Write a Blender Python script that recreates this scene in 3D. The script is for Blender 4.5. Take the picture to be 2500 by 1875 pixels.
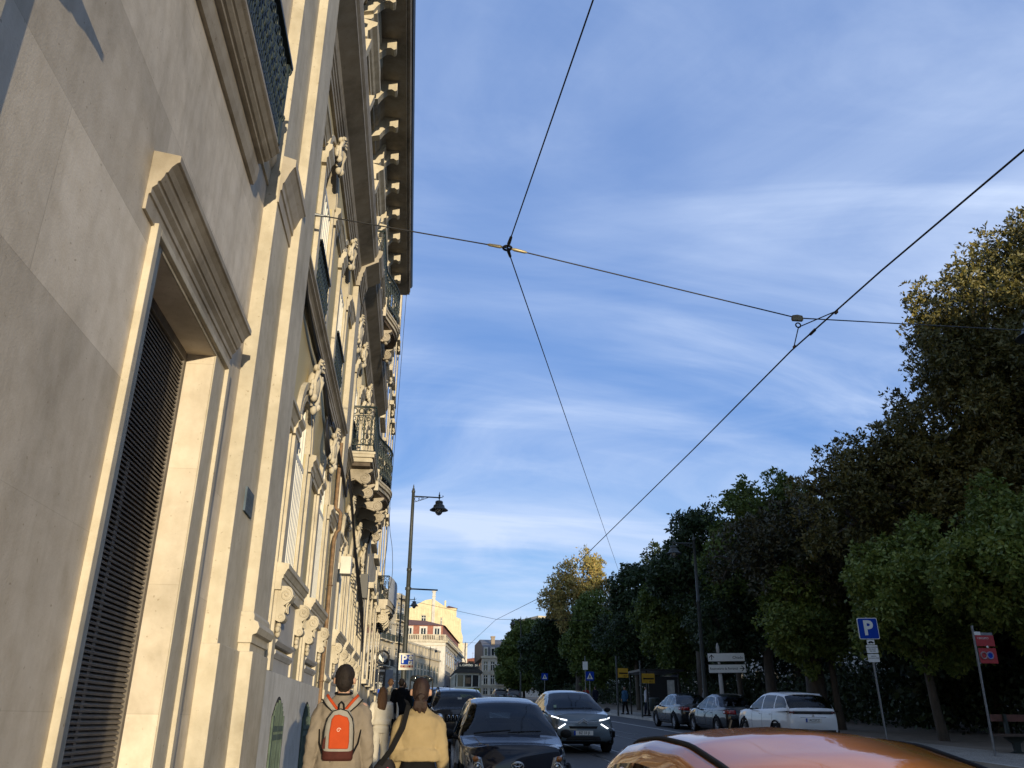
import bpy, bmesh, math, random
EXPOSURE = 1.3
SKY_AIR = 1.0; SKY_DUST = 0.0; SKY_OZONE = 3.0; SKY_STRENGTH = .135; SKY_TINT = (1.0,.98,1.1)
CLOUD_AMT = .95; CLOUD_COL = (1.95,2.35,3.15)
SUN_STRENGTH = 2.2; SUN_COL = (1.0,.85,.60)
SKY_MIX = .72; SKY_BACK = .0; SKY_STOPS = [(0,(1.15,1.95,3.1)),(.10,(1.0,1.75,3.0)),(.30,(.62,1.15,2.45)),(.62,(.50,.95,2.15)),(1,(.62,1.05,2.15))]
SHADE_H = 16.6
from math import sin, cos, pi, radians, sqrt, atan2, hypot
from mathutils import Vector, Matrix, noise
from mathutils.bvhtree import BVHTree
S = bpy.context.scene
COL = S.collection
for o in list(bpy.data.objects): bpy.data.objects.remove(o)

# ------------------------------------------------------------------ camera
# origin = the photographer's eye; X right, Y up the street, Z up (metres)
cd = bpy.data.cameras.new('camera'); cam = bpy.data.objects.new('camera', cd); COL.objects.link(cam)
FPX = 2015.0; PITCH = radians(22.18); ROLL = radians(0.478); YAW = radians(6.48)
cd.sensor_fit = 'HORIZONTAL'; cd.sensor_width = 36.0; cd.lens = 36.0*FPX/2500.0
cd.clip_start = 0.05; cd.clip_end = 6000
fw = Vector((sin(YAW)*cos(PITCH), cos(YAW)*cos(PITCH), sin(PITCH)))
rt = Vector((cos(YAW), -sin(YAW), 0)); up = rt.cross(fw)
r2 = rt*cos(ROLL)+up*sin(ROLL); u2 = -rt*sin(ROLL)+up*cos(ROLL)
cam.matrix_world = Matrix(((r2.x,u2.x,-fw.x,0),(r2.y,u2.y,-fw.y,0),(r2.z,u2.z,-fw.z,0),(0,0,0,1)))
S.camera = cam
# ------------------------------------------------------------------ sky, sun, exposure
SUN_EL = radians(3.0); SUN_AZ = radians(10.5)      # sun stands behind the viewer, a little to the right
to_sun = Vector((sin(SUN_AZ)*cos(SUN_EL), -cos(SUN_AZ)*cos(SUN_EL), sin(SUN_EL)))
S.view_settings.view_transform = 'Standard'; S.view_settings.look = 'None'
S.view_settings.gamma = 1.0; S.view_settings.use_curve_mapping = False
S.view_settings.exposure = EXPOSURE
W = bpy.data.worlds.new('World'); S.world = W; W.use_nodes = True
nt = W.node_tree; nt.nodes.clear()
def N(t, **k):
    n = nt.nodes.new(t)
    for a, b in k.items(): setattr(n, a, b)
    return n
L = nt.links.new
out = N('ShaderNodeOutputWorld'); bg = N('ShaderNodeBackground'); L(bg.outputs[0], out.inputs[0])
sky = N('ShaderNodeTexSky'); sky.sky_type = 'NISHITA'; sky.sun_disc = False
sky.sun_elevation = SUN_EL; sky.sun_rotation = atan2(to_sun.x, to_sun.y)
sky.altitude = 60; sky.air_density = SKY_AIR; sky.dust_density = SKY_DUST; sky.ozone_density = SKY_OZONE
bg.inputs['Strength'].default_value = SKY_STRENGTH
tc = N('ShaderNodeTexCoord'); sep = N('ShaderNodeSeparateXYZ'); L(tc.outputs['Generated'], sep.inputs[0])
zz = N('ShaderNodeMath', operation='MAXIMUM'); L(sep.outputs['Z'], zz.inputs[0]); zz.inputs[1].default_value = 0.0
za = N('ShaderNodeMath', operation='ADD'); L(zz.outputs[0], za.inputs[0]); za.inputs[1].default_value = 0.24
dx = N('ShaderNodeMath', operation='DIVIDE'); L(sep.outputs['X'], dx.inputs[0]); L(za.outputs[0], dx.inputs[1])
dy = N('ShaderNodeMath', operation='DIVIDE'); L(sep.outputs['Y'], dy.inputs[0]); L(za.outputs[0], dy.inputs[1])
cmb = N('ShaderNodeCombineXYZ'); L(dx.outputs[0], cmb.inputs[0]); L(dy.outputs[0], cmb.inputs[1])
def cloud(scale, sx, sy, rot, lo, hi, det, dist, seed):
    mp = N('ShaderNodeMapping'); L(cmb.outputs[0], mp.inputs[0])
    mp.inputs['Scale'].default_value = (sx, sy, 1); mp.inputs['Rotation'].default_value = (0,0,radians(rot))
    mp.inputs['Location'].default_value = (seed, seed*.7, 0)
    no = N('ShaderNodeTexNoise'); L(mp.outputs[0], no.inputs['Vector'])
    no.inputs['Scale'].default_value = scale; no.inputs['Detail'].default_value = det
    no.inputs['Roughness'].default_value = .58; no.inputs['Distortion'].default_value = dist
    mr = N('ShaderNodeMapRange'); mr.interpolation_type = 'SMOOTHSTEP'; L(no.outputs[0], mr.inputs[0])
    mr.inputs[1].default_value = lo; mr.inputs[2].default_value = hi
    return mr.outputs[0]
c1 = cloud(1.2, .60, 1.25, -20, .32, .76, 9, 1.0, 3.1)    # broad cirrus veils
c2 = cloud(2.4, .50, 1.3, 38, .40, .82, 8, 1.6, 7.7)    # wisps
c3 = cloud(.8, 1, 1, 0, .18, .60, 3, 0, 1.3)           # where the veils are
m1 = N('ShaderNodeMath', operation='MULTIPLY_ADD'); L(c2, m1.inputs[0]); m1.inputs[1].default_value = .55; L(c1, m1.inputs[2])
m2 = N('ShaderNodeMath', operation='MULTIPLY'); L(m1.outputs[0], m2.inputs[0]); L(c3, m2.inputs[1])
m3 = N('ShaderNodeMath', operation='MULTIPLY'); L(m2.outputs[0], m3.inputs[0]); m3.inputs[1].default_value = CLOUD_AMT
m3.use_clamp = True
tint = N('ShaderNodeMix', data_type='RGBA', blend_type='MULTIPLY'); tint.inputs[0].default_value = 1
L(sky.outputs[0], tint.inputs[6]); tint.inputs[7].default_value = (*SKY_TINT, 1)
mx = N('ShaderNodeMix', data_type='RGBA'); L(m3.outputs[0], mx.inputs[0])
mx.inputs[7].default_value = (*CLOUD_COL, 1)
clear = N('ShaderNodeValToRGB'); L(zz.outputs[0], clear.inputs[0])      # clear blue of the air away from the sun, by elevation
e_ = clear.color_ramp.elements
while len(e_) < len(SKY_STOPS): e_.new(.5)
for k_, (p_, c_) in enumerate(SKY_STOPS): e_[k_].position = p_; e_[k_].color = (*c_, 1)
air = N('ShaderNodeMix', data_type='RGBA')
side = N('ShaderNodeMapRange'); L(sep.outputs['Y'], side.inputs[0]); side.inputs[1].default_value = -.35; side.inputs[2].default_value = .3; side.inputs[3].default_value = SKY_BACK; side.inputs[4].default_value = SKY_MIX
L(side.outputs[0], air.inputs[0])      # the bright sunset half of the sky lies behind the viewer
L(tint.outputs[2], air.inputs[6]); L(clear.outputs[0], air.inputs[7]); L(air.outputs[2], mx.inputs[6])
L(mx.outputs[2], bg.inputs['Color'])
sl = bpy.data.lights.new('sun', 'SUN'); so = bpy.data.objects.new('sun', sl); COL.objects.link(so)
sl.energy = SUN_STRENGTH; sl.angle = radians(.5); sl.color = SUN_COL
so.location = to_sun*120; so.rotation_euler = to_sun.to_track_quat('Z','Y').to_euler()

# ------------------------------------------------------------------ materials
MATS = {}
def nodes(m):
    m.use_nodes = True; t = m.node_tree; t.nodes.clear()
    o = t.nodes.new('ShaderNodeOutputMaterial'); b = t.nodes.new('ShaderNodeBsdfPrincipled')
    t.links.new(b.outputs[0], o.inputs[0]); return t, b
def tnoise(t, scale, detail=4, vec=None, sc=(1,1,1), rough=.55, dist=0):
    tc = t.nodes.new('ShaderNodeTexCoord'); mp = t.nodes.new('ShaderNodeMapping')
    t.links.new(tc.outputs['Object'], mp.inputs[0]); mp.inputs['Scale'].default_value = sc
    n = t.nodes.new('ShaderNodeTexNoise'); t.links.new(mp.outputs[0], n.inputs['Vector'])
    n.inputs['Scale'].default_value = scale; n.inputs['Detail'].default_value = detail
    n.inputs['Roughness'].default_value = rough; n.inputs['Distortion'].default_value = dist
    return n.outputs[0]
def ramp(t, fac, stops):
    r = t.nodes.new('ShaderNodeValToRGB'); t.links.new(fac, r.inputs[0])
    e = r.color_ramp.elements
    while len(e) < len(stops): e.new(.5)
    for k, (p, c) in enumerate(stops): e[k].position = p; e[k].color = (*c, 1) if len(c) == 3 else c
    return r.outputs[0]
def mul(t, a, b, fac=1.0, mode='MULTIPLY'):
    m = t.nodes.new('ShaderNodeMix'); m.data_type = 'RGBA'; m.blend_type = mode
    if isinstance(fac, float): m.inputs[0].default_value = fac
    else: t.links.new(fac, m.inputs[0])
    for s, i in ((a,6),(b,7)):
        if isinstance(s, tuple): m.inputs[i].default_value = (*s, 1)
        else: t.links.new(s, m.inputs[i])
    return m.outputs[2]
def bump(t, b, h, strength, dist=.01):
    n = t.nodes.new('ShaderNodeBump'); n.inputs['Strength'].default_value = strength; n.inputs['Distance'].default_value = dist
    t.links.new(h, n.inputs['Height']); t.links.new(n.outputs[0], b.inputs['Normal'])
def mat(name, col, rough=.6, metal=0, var=.25, scale=6, fine=40, bmp=.15, coat=0, spec=.5, sc=(1,1,1), emit=None, trans=0):
    """general procedural surface: base colour broken by two scales of noise, fine bump"""
    if name in MATS: return MATS[name]
    m = bpy.data.materials.new(name); t, b = nodes(m)
    b.inputs['Roughness'].default_value = rough; b.inputs['Metallic'].default_value = metal
    b.inputs['Specular IOR Level'].default_value = spec
    b.inputs['Coat Weight'].default_value = coat; b.inputs['Coat Roughness'].default_value = .03
    if trans: b.inputs['Transmission Weight'].default_value = trans
    if var > 0:
        a = tnoise(t, scale, 5, sc=sc); f = tnoise(t, fine, 3)
        lo = tuple(c*(1-var) for c in col); hi = tuple(min(1, c*(1+var*.6)) for c in col)
        c1 = ramp(t, a, [(.3, lo), (.72, hi)])
        c2 = ramp(t, f, [(.3, (1-var*.4,)*3), (.7, (1,1,1))])
        t.links.new(mul(t, c1, c2), b.inputs['Base Color'])
        if bmp: bump(t, b, f, bmp)
    else: b.inputs['Base Color'].default_value = (*col, 1)
    if emit:
        b.inputs['Emission Color'].default_value = (*emit[0], 1); b.inputs['Emission Strength'].default_value = emit[1]
    MATS[name] = m; return m
def mat_stone(name, col, joints=None, stain=.35, rough=.75):
    """limestone: blotches, vertical rain streaks, block to block tone, thin joints (drawn on the Y-Z plane)"""
    if name in MATS: return MATS[name]
    m = bpy.data.materials.new(name); t, b = nodes(m)
    b.inputs['Roughness'].default_value = rough; b.inputs['Specular IOR Level'].default_value = .35
    big = tnoise(t, .9, 6, rough=.62, dist=.4); mid = tnoise(t, 7, 6, rough=.65); fine = tnoise(t, 70, 3)
    streak = tnoise(t, 3.0, 4, sc=(1,1.6,.10), rough=.6)
    lo = (col[0]*(1-stain), col[1]*(1-stain*1.02), col[2]*(1-stain*1.08)); hi = tuple(min(.95, c*1.10) for c in col)
    c = ramp(t, big, [(.28, lo), (.50, col), (.75, hi)])
    c = mul(t, c, ramp(t, mid, [(.30, (.86,.84,.80)), (.62, (1,1,1))]))
    c = mul(t, c, ramp(t, streak, [(.36, (.84,.83,.81)), (.60, (1,1,1))]), .8)
    c = mul(t, c, ramp(t, tnoise(t, 30, 2, rough=.5), [(.25,(.66,.63,.58)),(.31,(1,1,1))]))
    c = mul(t, c, ramp(t, tnoise(t, 1.7, 5, sc=(1,1.3,.22), rough=.7), [(.30,(.80,.79,.76)),(.46,(1,1,1))]), .7)
    h = mid
    if joints:
        tc = t.nodes.new('ShaderNodeTexCoord'); sp = t.nodes.new('ShaderNodeSeparateXYZ'); cb = t.nodes.new('ShaderNodeCombineXYZ')
        t.links.new(tc.outputs['Object'], sp.inputs[0]); t.links.new(sp.outputs['Y'], cb.inputs[0]); t.links.new(sp.outputs['Z'], cb.inputs[1])
        mp = t.nodes.new('ShaderNodeMapping'); t.links.new(cb.outputs[0], mp.inputs[0]); mp.inputs['Location'].default_value = joints[3]
        br = t.nodes.new('ShaderNodeTexBrick'); t.links.new(mp.outputs[0], br.inputs['Vector'])
        br.inputs['Scale'].default_value = 1; br.inputs['Brick Width'].default_value = joints[0]; br.inputs['Row Height'].default_value = joints[1]
        br.inputs['Mortar Size'].default_value = .0022; br.inputs['Mortar Smooth'].default_value = .2; br.inputs['Bias'].default_value = 0
        g = joints[2]
        br.inputs['Color1'].default_value = (1-g,1-g*1.02,1-g*1.06,1); br.inputs['Color2'].default_value = (1,1,1,1); br.inputs['Mortar'].default_value = (.66,.65,.63,1)
        c = mul(t, c, br.outputs['Color'])
    t.links.new(c, b.inputs['Base Color']); bump(t, b, fine, .25, .004)
    MATS[name] = m; return m
def mat_glass_dark(name, col=(.012,.016,.02), rough=.04):
    if name in MATS: return MATS[name]
    m = bpy.data.materials.new(name); t, b = nodes(m)
    b.inputs['Base Color'].default_value = (*col,1); b.inputs['Roughness'].default_value = rough; b.inputs['Specular IOR Level'].default_value = .6
    f = tnoise(t, 3, 2); bump(t, b, f, .02, .02)
    MATS[name] = m; return m
def mat_windscreen(name, tint=(.42,.48,.50)):
    if name in MATS: return MATS[name]
    m = bpy.data.materials.new(name); m.use_nodes = True; t = m.node_tree; t.nodes.clear()
    o = t.nodes.new('ShaderNodeOutputMaterial'); mx = t.nodes.new('ShaderNodeMixShader'); tr = t.nodes.new('ShaderNodeBsdfTransparent'); g = t.nodes.new('ShaderNodeBsdfGlossy'); fr = t.nodes.new('ShaderNodeFresnel')
    tr.inputs['Color'].default_value = (*tint,1); g.inputs['Roughness'].default_value = .02; fr.inputs['IOR'].default_value = 1.52
    t.links.new(fr.outputs[0], mx.inputs[0]); t.links.new(tr.outputs[0], mx.inputs[1]); t.links.new(g.outputs[0], mx.inputs[2]); t.links.new(mx.outputs[0], o.inputs[0])
    MATS[name] = m; return m
def mat_paint(name, col, metal=0.0, rough=.28, flake=.1):
    """car paint: base coat, clear coat, road film dulling the lower parts in patches"""
    if name in MATS: return MATS[name]
    m = bpy.data.materials.new(name); t, b = nodes(m)
    a = tnoise(t, 1.3, 6, rough=.65); f = tnoise(t, 260, 1)
    c = ramp(t, a, [(.30, tuple(x*.9 for x in col)), (.7, col)])
    c = mul(t, c, ramp(t, f, [(.3, (1-flake,)*3), (.7, (1,1,1))]))
    t.links.new(c, b.inputs['Base Color']); b.inputs['Metallic'].default_value = metal
    r = ramp(t, a, [(.35, (rough,)*3), (.75, (rough*1.5,)*3)]); t.links.new(r, b.inputs['Roughness'])
    b.inputs['Coat Weight'].default_value = 1; b.inputs['Coat Roughness'].default_value = .03
    if metal < .1: b.inputs['Specular IOR Level'].default_value = .08
    MATS[name] = m; return m
def mat_leaf(name, a, bcol, rough=.5, trans=.12, vscale=.35):
    if name in MATS: return MATS[name]
    m = bpy.data.materials.new(name); t, b = nodes(m)
    geo = t.nodes.new('ShaderNodeNewGeometry')
    big = tnoise(t, vscale, 3)
    c = mul(t, ramp(t, geo.outputs['Random Per Island'], [(0, a), (1, bcol)]), ramp(t, big, [(.32, (.62,.66,.6)), (.68, (1.15,1.1,1))]))
    t.links.new(c, b.inputs['Base Color']); b.inputs['Roughness'].default_value = rough
    b.inputs['Specular IOR Level'].default_value = .4
    tr = t.nodes.new('ShaderNodeBsdfTranslucent'); t.links.new(c, tr.inputs['Color'])
    mxs = t.nodes.new('ShaderNodeMixShader'); mxs.inputs[0].default_value = trans
    o = [n for n in t.nodes if n.type == 'OUTPUT_MATERIAL'][0]
    t.links.new(b.outputs[0], mxs.inputs[1]); t.links.new(tr.outputs[0], mxs.inputs[2]); t.links.new(mxs.outputs[0], o.inputs[0])
    MATS[name] = m; return m
def mat_tiles(name, col):
    if name in MATS: return MATS[name]
    m = bpy.data.materials.new(name); t, b = nodes(m)
    tc = t.nodes.new('ShaderNodeTexCoord'); w = t.nodes.new('ShaderNodeTexWave'); t.links.new(tc.outputs['Object'], w.inputs['Vector'])
    w.inputs['Scale'].default_value = 2.2; w.inputs['Distortion'].default_value = .4
    c = mul(t, ramp(t, tnoise(t, 2, 5), [(.3, tuple(x*.6 for x in col)), (.7, col)]), ramp(t, w.outputs[0], [(.1,(.6,.55,.5)),(.6,(1,1,1))]))
    t.links.new(c, b.inputs['Base Color']); b.inputs['Roughness'].default_value = .8; bump(t, b, w.outputs[0], .5, .05)
    MATS[name] = m; return m

# ------------------------------------------------------------------ mesh helpers
class MB:
    """collects polygons, links them as ONE mesh object"""
    def __init__(s): s.v = []; s.f = []; s.sm = []
    def add(s, vs, fs, smooth=False):
        n = len(s.v); s.v += [tuple(v) for v in vs]; s.f += [tuple(i+n for i in f) for f in fs]; s.sm += [smooth]*len(fs); return s
    def box(s, x0,x1,y0,y1,z0,z1):
        vs = [(x,y,z) for z in (z0,z1) for y in (y0,y1) for x in (x0,x1)]
        return s.add(vs, [(0,2,3,1),(4,5,7,6),(0,1,5,4),(2,6,7,3),(0,4,6,2),(1,3,7,5)])
    def prism(s, poly, axis, a, b, smooth=False):
        """poly in the two other axes (in x,y,z order), extruded along axis from a to b"""
        n = len(poly)
        def P(p, t): return {'x':(t,p[0],p[1]),'y':(p[0],t,p[1]),'z':(p[0],p[1],t)}[axis]
        vs = [P(p,a) for p in poly]+[P(p,b) for p in poly]
        s.add(vs, [tuple(range(n))[::-1], tuple(range(n,2*n))])
        m = len(s.v)-2*n
        s.f += [(m+i, m+(i+1)%n, m+n+(i+1)%n, m+n+i) for i in range(n)]; s.sm += [smooth]*n
        return s
    def tube(s, pts, r, n=8, cap=True, smooth=True):
        pts = [Vector(p) for p in pts]; rs = r if isinstance(r,(list,tuple)) else [r]*len(pts)
        rings = []; pu = None
        for i, p in enumerate(pts):
            d = (pts[min(i+1,len(pts)-1)]-pts[max(i-1,0)]); d = d.normalized() if d.length > 1e-9 else Vector((0,0,1))
            if pu is None: pu = d.cross(Vector((0,0,1)) if abs(d.z)<.95 else Vector((1,0,0))).normalized()
            u = (pu-d*pu.dot(d)); u = u.normalized() if u.length>1e-6 else d.orthogonal().normalized()
            pu = u; w = d.cross(u)
            rings.append([p+(u*cos(2*pi*k/n)+w*sin(2*pi*k/n))*rs[i] for k in range(n)])
        vs = [v for rg in rings for v in rg]; m = len(rings)
        fs = [(i*n+k, i*n+(k+1)%n, (i+1)*n+(k+1)%n, (i+1)*n+k) for i in range(m-1) for k in range(n)]
        s.add(vs, fs, smooth)
        if cap: s.add(rings[0], [tuple(range(n))[::-1]]); s.add(rings[-1], [tuple(range(n))])
        return s
    def lathe(s, prof, c=(0,0,0), n=16, smooth=True, axis='z'):
        """prof = [(radius, height)]"""
        vs = []
        for r, h in prof:
            for k in range(n):
                a = 2*pi*k/n; p = (r*cos(a), r*sin(a), h)
                if axis == 'y': p = (p[0], h, p[1])
                if axis == 'x': p = (h, p[0], p[1])
                vs.append((c[0]+p[0], c[1]+p[1], c[2]+p[2]))
        m = len(prof)
        s.add(vs, [(i*n+k, i*n+(k+1)%n, (i+1)*n+(k+1)%n, (i+1)*n+k) for i in range(m-1) for k in range(n)], smooth)
        if prof[0][0] > 1e-4: s.add(vs[:n], [tuple(range(n))[::-1]])
        if prof[-1][0] > 1e-4: s.add(vs[-n:], [tuple(range(n))])
        return s
    def ball(s, c, r, n=10, m=7, rot=None):
        rx, ry, rz = r if isinstance(r,(tuple,list)) else (r,r,r); vs = []
        for i in range(m+1):
            t = pi*i/m
            for k in range(n):
                a = 2*pi*k/n; p = Vector((rx*sin(t)*cos(a), ry*sin(t)*sin(a), rz*cos(t)))
                if rot: p = rot @ p
                vs.append((c[0]+p.x, c[1]+p.y, c[2]+p.z))
        return s.add(vs, [(i*n+k, (i+1)*n+k, (i+1)*n+(k+1)%n, i*n+(k+1)%n) for i in range(m) for k in range(n)], True)
    def ring(s, c, R, r, axis='x', n=16, k=6, a0=0, a1=2*pi):
        full = abs(a1-a0-2*pi) < 1e-6
        pts = []
        for i in range(n+1):
            a = a0+(a1-a0)*i/n; u, w = R*cos(a), R*sin(a)
            pts.append({'x':(c[0],c[1]+u,c[2]+w),'y':(c[0]+u,c[1],c[2]+w),'z':(c[0]+u,c[1]+w,c[2])}[axis])
        return s.tube(pts, r, k, cap=not full)
    def build(s, name, m, parent=None, smooth=None, bevel=0):
        me = bpy.data.meshes.new(name); me.from_pydata(s.v, [], s.f)
        me.polygons.foreach_set('use_smooth', [bool(x) if smooth is None else smooth for x in s.sm])
        if m: me.materials.append(m)
        bm = bmesh.new(); bm.from_mesh(me); bmesh.ops.recalc_face_normals(bm, faces=bm.faces); bm.to_mesh(me); bm.free()
        o = bpy.data.objects.new(name, me); COL.objects.link(o)
        if parent: put(o, parent)
        if bevel:
            b = o.modifiers.new('bevel','BEVEL'); b.width = bevel; b.segments = 2; b.limit_method = 'ANGLE'; b.angle_limit = radians(50)
        return o
def put(o, parent):
    """parent without moving: mesh data stay in the parent's local space"""
    o.parent = parent
def raw(name, m, verts, faces, parent=None, smooth=False):
    me = bpy.data.meshes.new(name); me.from_pydata(verts, [], faces)
    if smooth: me.polygons.foreach_set('use_smooth', [True]*len(me.polygons))
    if m: me.materials.append(m)
    o = bpy.data.objects.new(name, me); COL.objects.link(o)
    if parent: o.parent = parent
    return o
def tag(o, label, cat, group=None, kind=None):
    o['label'] = label; o['category'] = cat
    if group: o['group'] = group
    if kind: o['kind'] = kind
    return o
def thing(name, label, cat, loc=(0,0,0), rz=0, group=None, rx=0):
    o = bpy.data.objects.new(name, None); COL.objects.link(o); o.empty_display_size = .2
    o.location = loc; o.rotation_euler = (rx, 0, rz); return tag(o, label, cat, group)
def struct(o): o['kind'] = 'structure'; return o
def copy_tree(o, parent=None):
    c = o.copy(); COL.objects.link(c)
    if parent: c.parent = parent
    for ch in list(o.children): copy_tree(ch, c)
    return c
def text(body, size, m, name='lettering', parent=None, loc=(0,0,0), rot=(pi/2,0,0), ext=.002, align='CENTER', sx=1, bold=0.0):
    cu = bpy.data.curves.new(name, 'FONT'); cu.body = body; cu.size = size; cu.extrude = ext; cu.offset = bold
    cu.align_x = align; cu.align_y = 'CENTER'; cu.resolution_u = 3
    t = bpy.data.objects.new(name, cu); COL.objects.link(t)
    dg = bpy.context.evaluated_depsgraph_get(); me = bpy.data.meshes.new_from_object(t.evaluated_get(dg))
    bpy.data.objects.remove(t); me.materials.clear(); me.materials.append(m)
    me.transform(Matrix.LocRotScale(Vector(loc), __import__('mathutils').Euler(rot), Vector((sx,1,1))) if sx == 1 else
                 Matrix.Translation(Vector(loc)) @ __import__('mathutils').Euler(rot).to_matrix().to_4x4() @ Matrix.Diagonal((sx,1,1,1)))
    o = bpy.data.objects.new(name, me); COL.objects.link(o)
    if parent: o.parent = parent
    return o
def ground(y):
    """street level: it climbs away from the viewer"""
    if y < 23.5: return -1.83+.0438*max(y, -70)
    if y < 300: return -.80+.0335*(y-23.5)
    return -.80+.0335*276.5
rnd = random.Random(7)
# ------------------------------------------------------------------ materials used all over
M_STONE_A = mat_stone('warm_ashlar', (.74,.655,.53), joints=(2.3,.82,.27,(.35,-.02,0)), stain=.30)
M_STONE = mat_stone('cream_limestone', (.52,.465,.36), stain=.28)
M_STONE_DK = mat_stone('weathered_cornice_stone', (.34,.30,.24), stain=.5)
M_STUCCO = mat('olive_yellow_stucco', (.50,.42,.24), .85, var=.16, scale=1.2, fine=60, bmp=.2, sc=(1,1,.3))
M_PANEL = mat('grey_panel_render', (.42,.40,.37), .8, var=.15, scale=2, bmp=.1)
M_PLINTH = mat_stone('pale_plinth_render', (.60,.57,.51), stain=.25)
M_WHITE = mat('white_shutter_paint', (.70,.67,.58), .5, var=.08, scale=3, bmp=.05)
M_IRON = mat('dark_green_iron', (.018,.028,.024), .5, var=.3, scale=12, bmp=.15)
M_BLACK = mat('black_metal', (.012,.012,.013), .45, var=.2, scale=10, bmp=.05)
M_LOUVRE = mat('brown_grey_louvre_paint', (.165,.142,.115), .85, var=.25, scale=9, bmp=.1)
M_DARK = mat('dark_interior', (.012,.011,.010), .9, var=0)
M_CABLE = mat('black_cable', (.014,.013,.013), .6, var=.2, bmp=0)
M_GREENSH = mat('faded_green_shutter', (.075,.11,.080), .8, var=.35, scale=8, bmp=.2)
M_GLASS = mat_glass_dark('window_glass')
M_STONE_MID = mat_stone('grimy_shaded_stone', (.40,.35,.275), stain=.42)  # darker limestone: grime plus the shade of undersides and corbels put in its colour
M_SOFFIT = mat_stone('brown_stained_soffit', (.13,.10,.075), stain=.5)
M_RUST = mat('rusty_pipe', (.20,.12,.06), .7, var=.4, scale=14, bmp=.2)
# ------------------------------------------------------------------ ground, road, pavements
def strip(name, m, xs, ys, dz, kerb=0, sub=1):
    """sheet following the street's slope; kerb>0 adds a vertical skirt"""
    vs = []; fs = []; n = len(xs)
    for y in ys:
        for x in xs: vs.append((x, y, ground(y)+dz))
    for j in range(len(ys)-1):
        for i in range(n-1): a = j*n+i; fs.append((a, a+1, a+n+1, a+n))
    if kerb:
        for side in (0, n-1):
            b0 = len(vs)
            for y in ys: vs.append((xs[side], y, ground(y)+dz-kerb))
            for j in range(len(ys)-1): fs.append((j*n+side, (j+1)*n+side, b0+j+1, b0+j))
    o = raw(name, m, vs, fs); return struct(o)
YS = [-70,-40,-20,-10,0,5,10,15,20,23.5,30,40,55,75,100,140,200,300,600,2500]
def mat_asphalt():
    m = bpy.data.materials.new('worn_asphalt'); t, b = nodes(m)
    c = mul(t, ramp(t, tnoise(t, .5, 6, sc=(1,.12,1)), [(.3,(.036,.036,.038)),(.7,(.062,.061,.060))]), ramp(t, tnoise(t, 160, 2), [(.3,(.6,.6,.6)),(.7,(1.2,1.2,1.2))]))
    t.links.new(c, b.inputs['Base Color']); b.inputs['Roughness'].default_value = .7; bump(t, b, tnoise(t, 160, 2), .5, .004); return m
def mat_cobble(name, col, scale):
    m = bpy.data.materials.new(name); t, b = nodes(m)
    tc = t.nodes.new('ShaderNodeTexCoord'); v = t.nodes.new('ShaderNodeTexVoronoi'); v.feature = 'DISTANCE_TO_EDGE'
    t.links.new(tc.outputs['Object'], v.inputs['Vector']); v.inputs['Scale'].default_value = scale
    c = mul(t, ramp(t, tnoise(t, 3, 6), [(.3, tuple(x*.7 for x in col)), (.7, col)]), ramp(t, v.outputs['Distance'], [(.02,(.35,.33,.3)),(.12,(1,1,1))]))
    t.links.new(c, b.inputs['Base Color']); b.inputs['Roughness'].default_value = .6; bump(t, b, v.outputs['Distance'], .6, .02); return m
M_ROAD = mat_asphalt(); M_PAVE = mat_cobble('limestone_setts', (.40,.37,.32), 16)
M_GRAVEL = mat('gravel_earth', (.20,.165,.125), .95, var=.3, scale=2.5, fine=90, bmp=.6)
M_SOIL = mat('plain_ground', (.15,.13,.10), .95, var=.3, scale=.05, fine=2, bmp=.1)
KL, KR = .42, 13.5
strip('terrain', M_SOIL, [-2500,-300,-60,-1,15,60,300,2500], YS, -.03)
strip('road', M_ROAD, [KL-.05, 5, 9, KR+.05], YS[:-1], 0)
strip('left_pavement', M_PAVE, [-1.75, -.4, KL-.16], YS[:-1], .13)
strip('left_kerb', mat_stone('kerb_stone', (.42,.40,.36)), [KL-.16, KL], YS[:-1], .134, .16)
strip('right_pavement', M_PAVE, [KR+.18, 16.2], YS[:-1], .13)
strip('right_kerb', MATS['kerb_stone'], [KR, KR+.18], YS[:-1], .134, .16)
strip('garden_path', M_GRAVEL, [16.2, 21, 34], YS[:-1], .126)
# tram track: paired grooves of steel set flush in the asphalt
M_RAIL = mat('polished_rail_steel', (.30,.29,.28), .3, metal=1, var=.15, bmp=0)
for x in (4.85, 5.75, 7.75, 8.65):
    strip('tram_rail', M_RAIL, [x-.035, x+.035], YS[:-1], .004)
    strip('rail_groove', M_DARK, [x+.036, x+.075], YS[:-1], .004)
strip('lane_line', mat('worn_road_white', (.55,.54,.50), .7, var=.4, scale=5), [10.9, 11.02], YS[:-1], .005)
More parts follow.
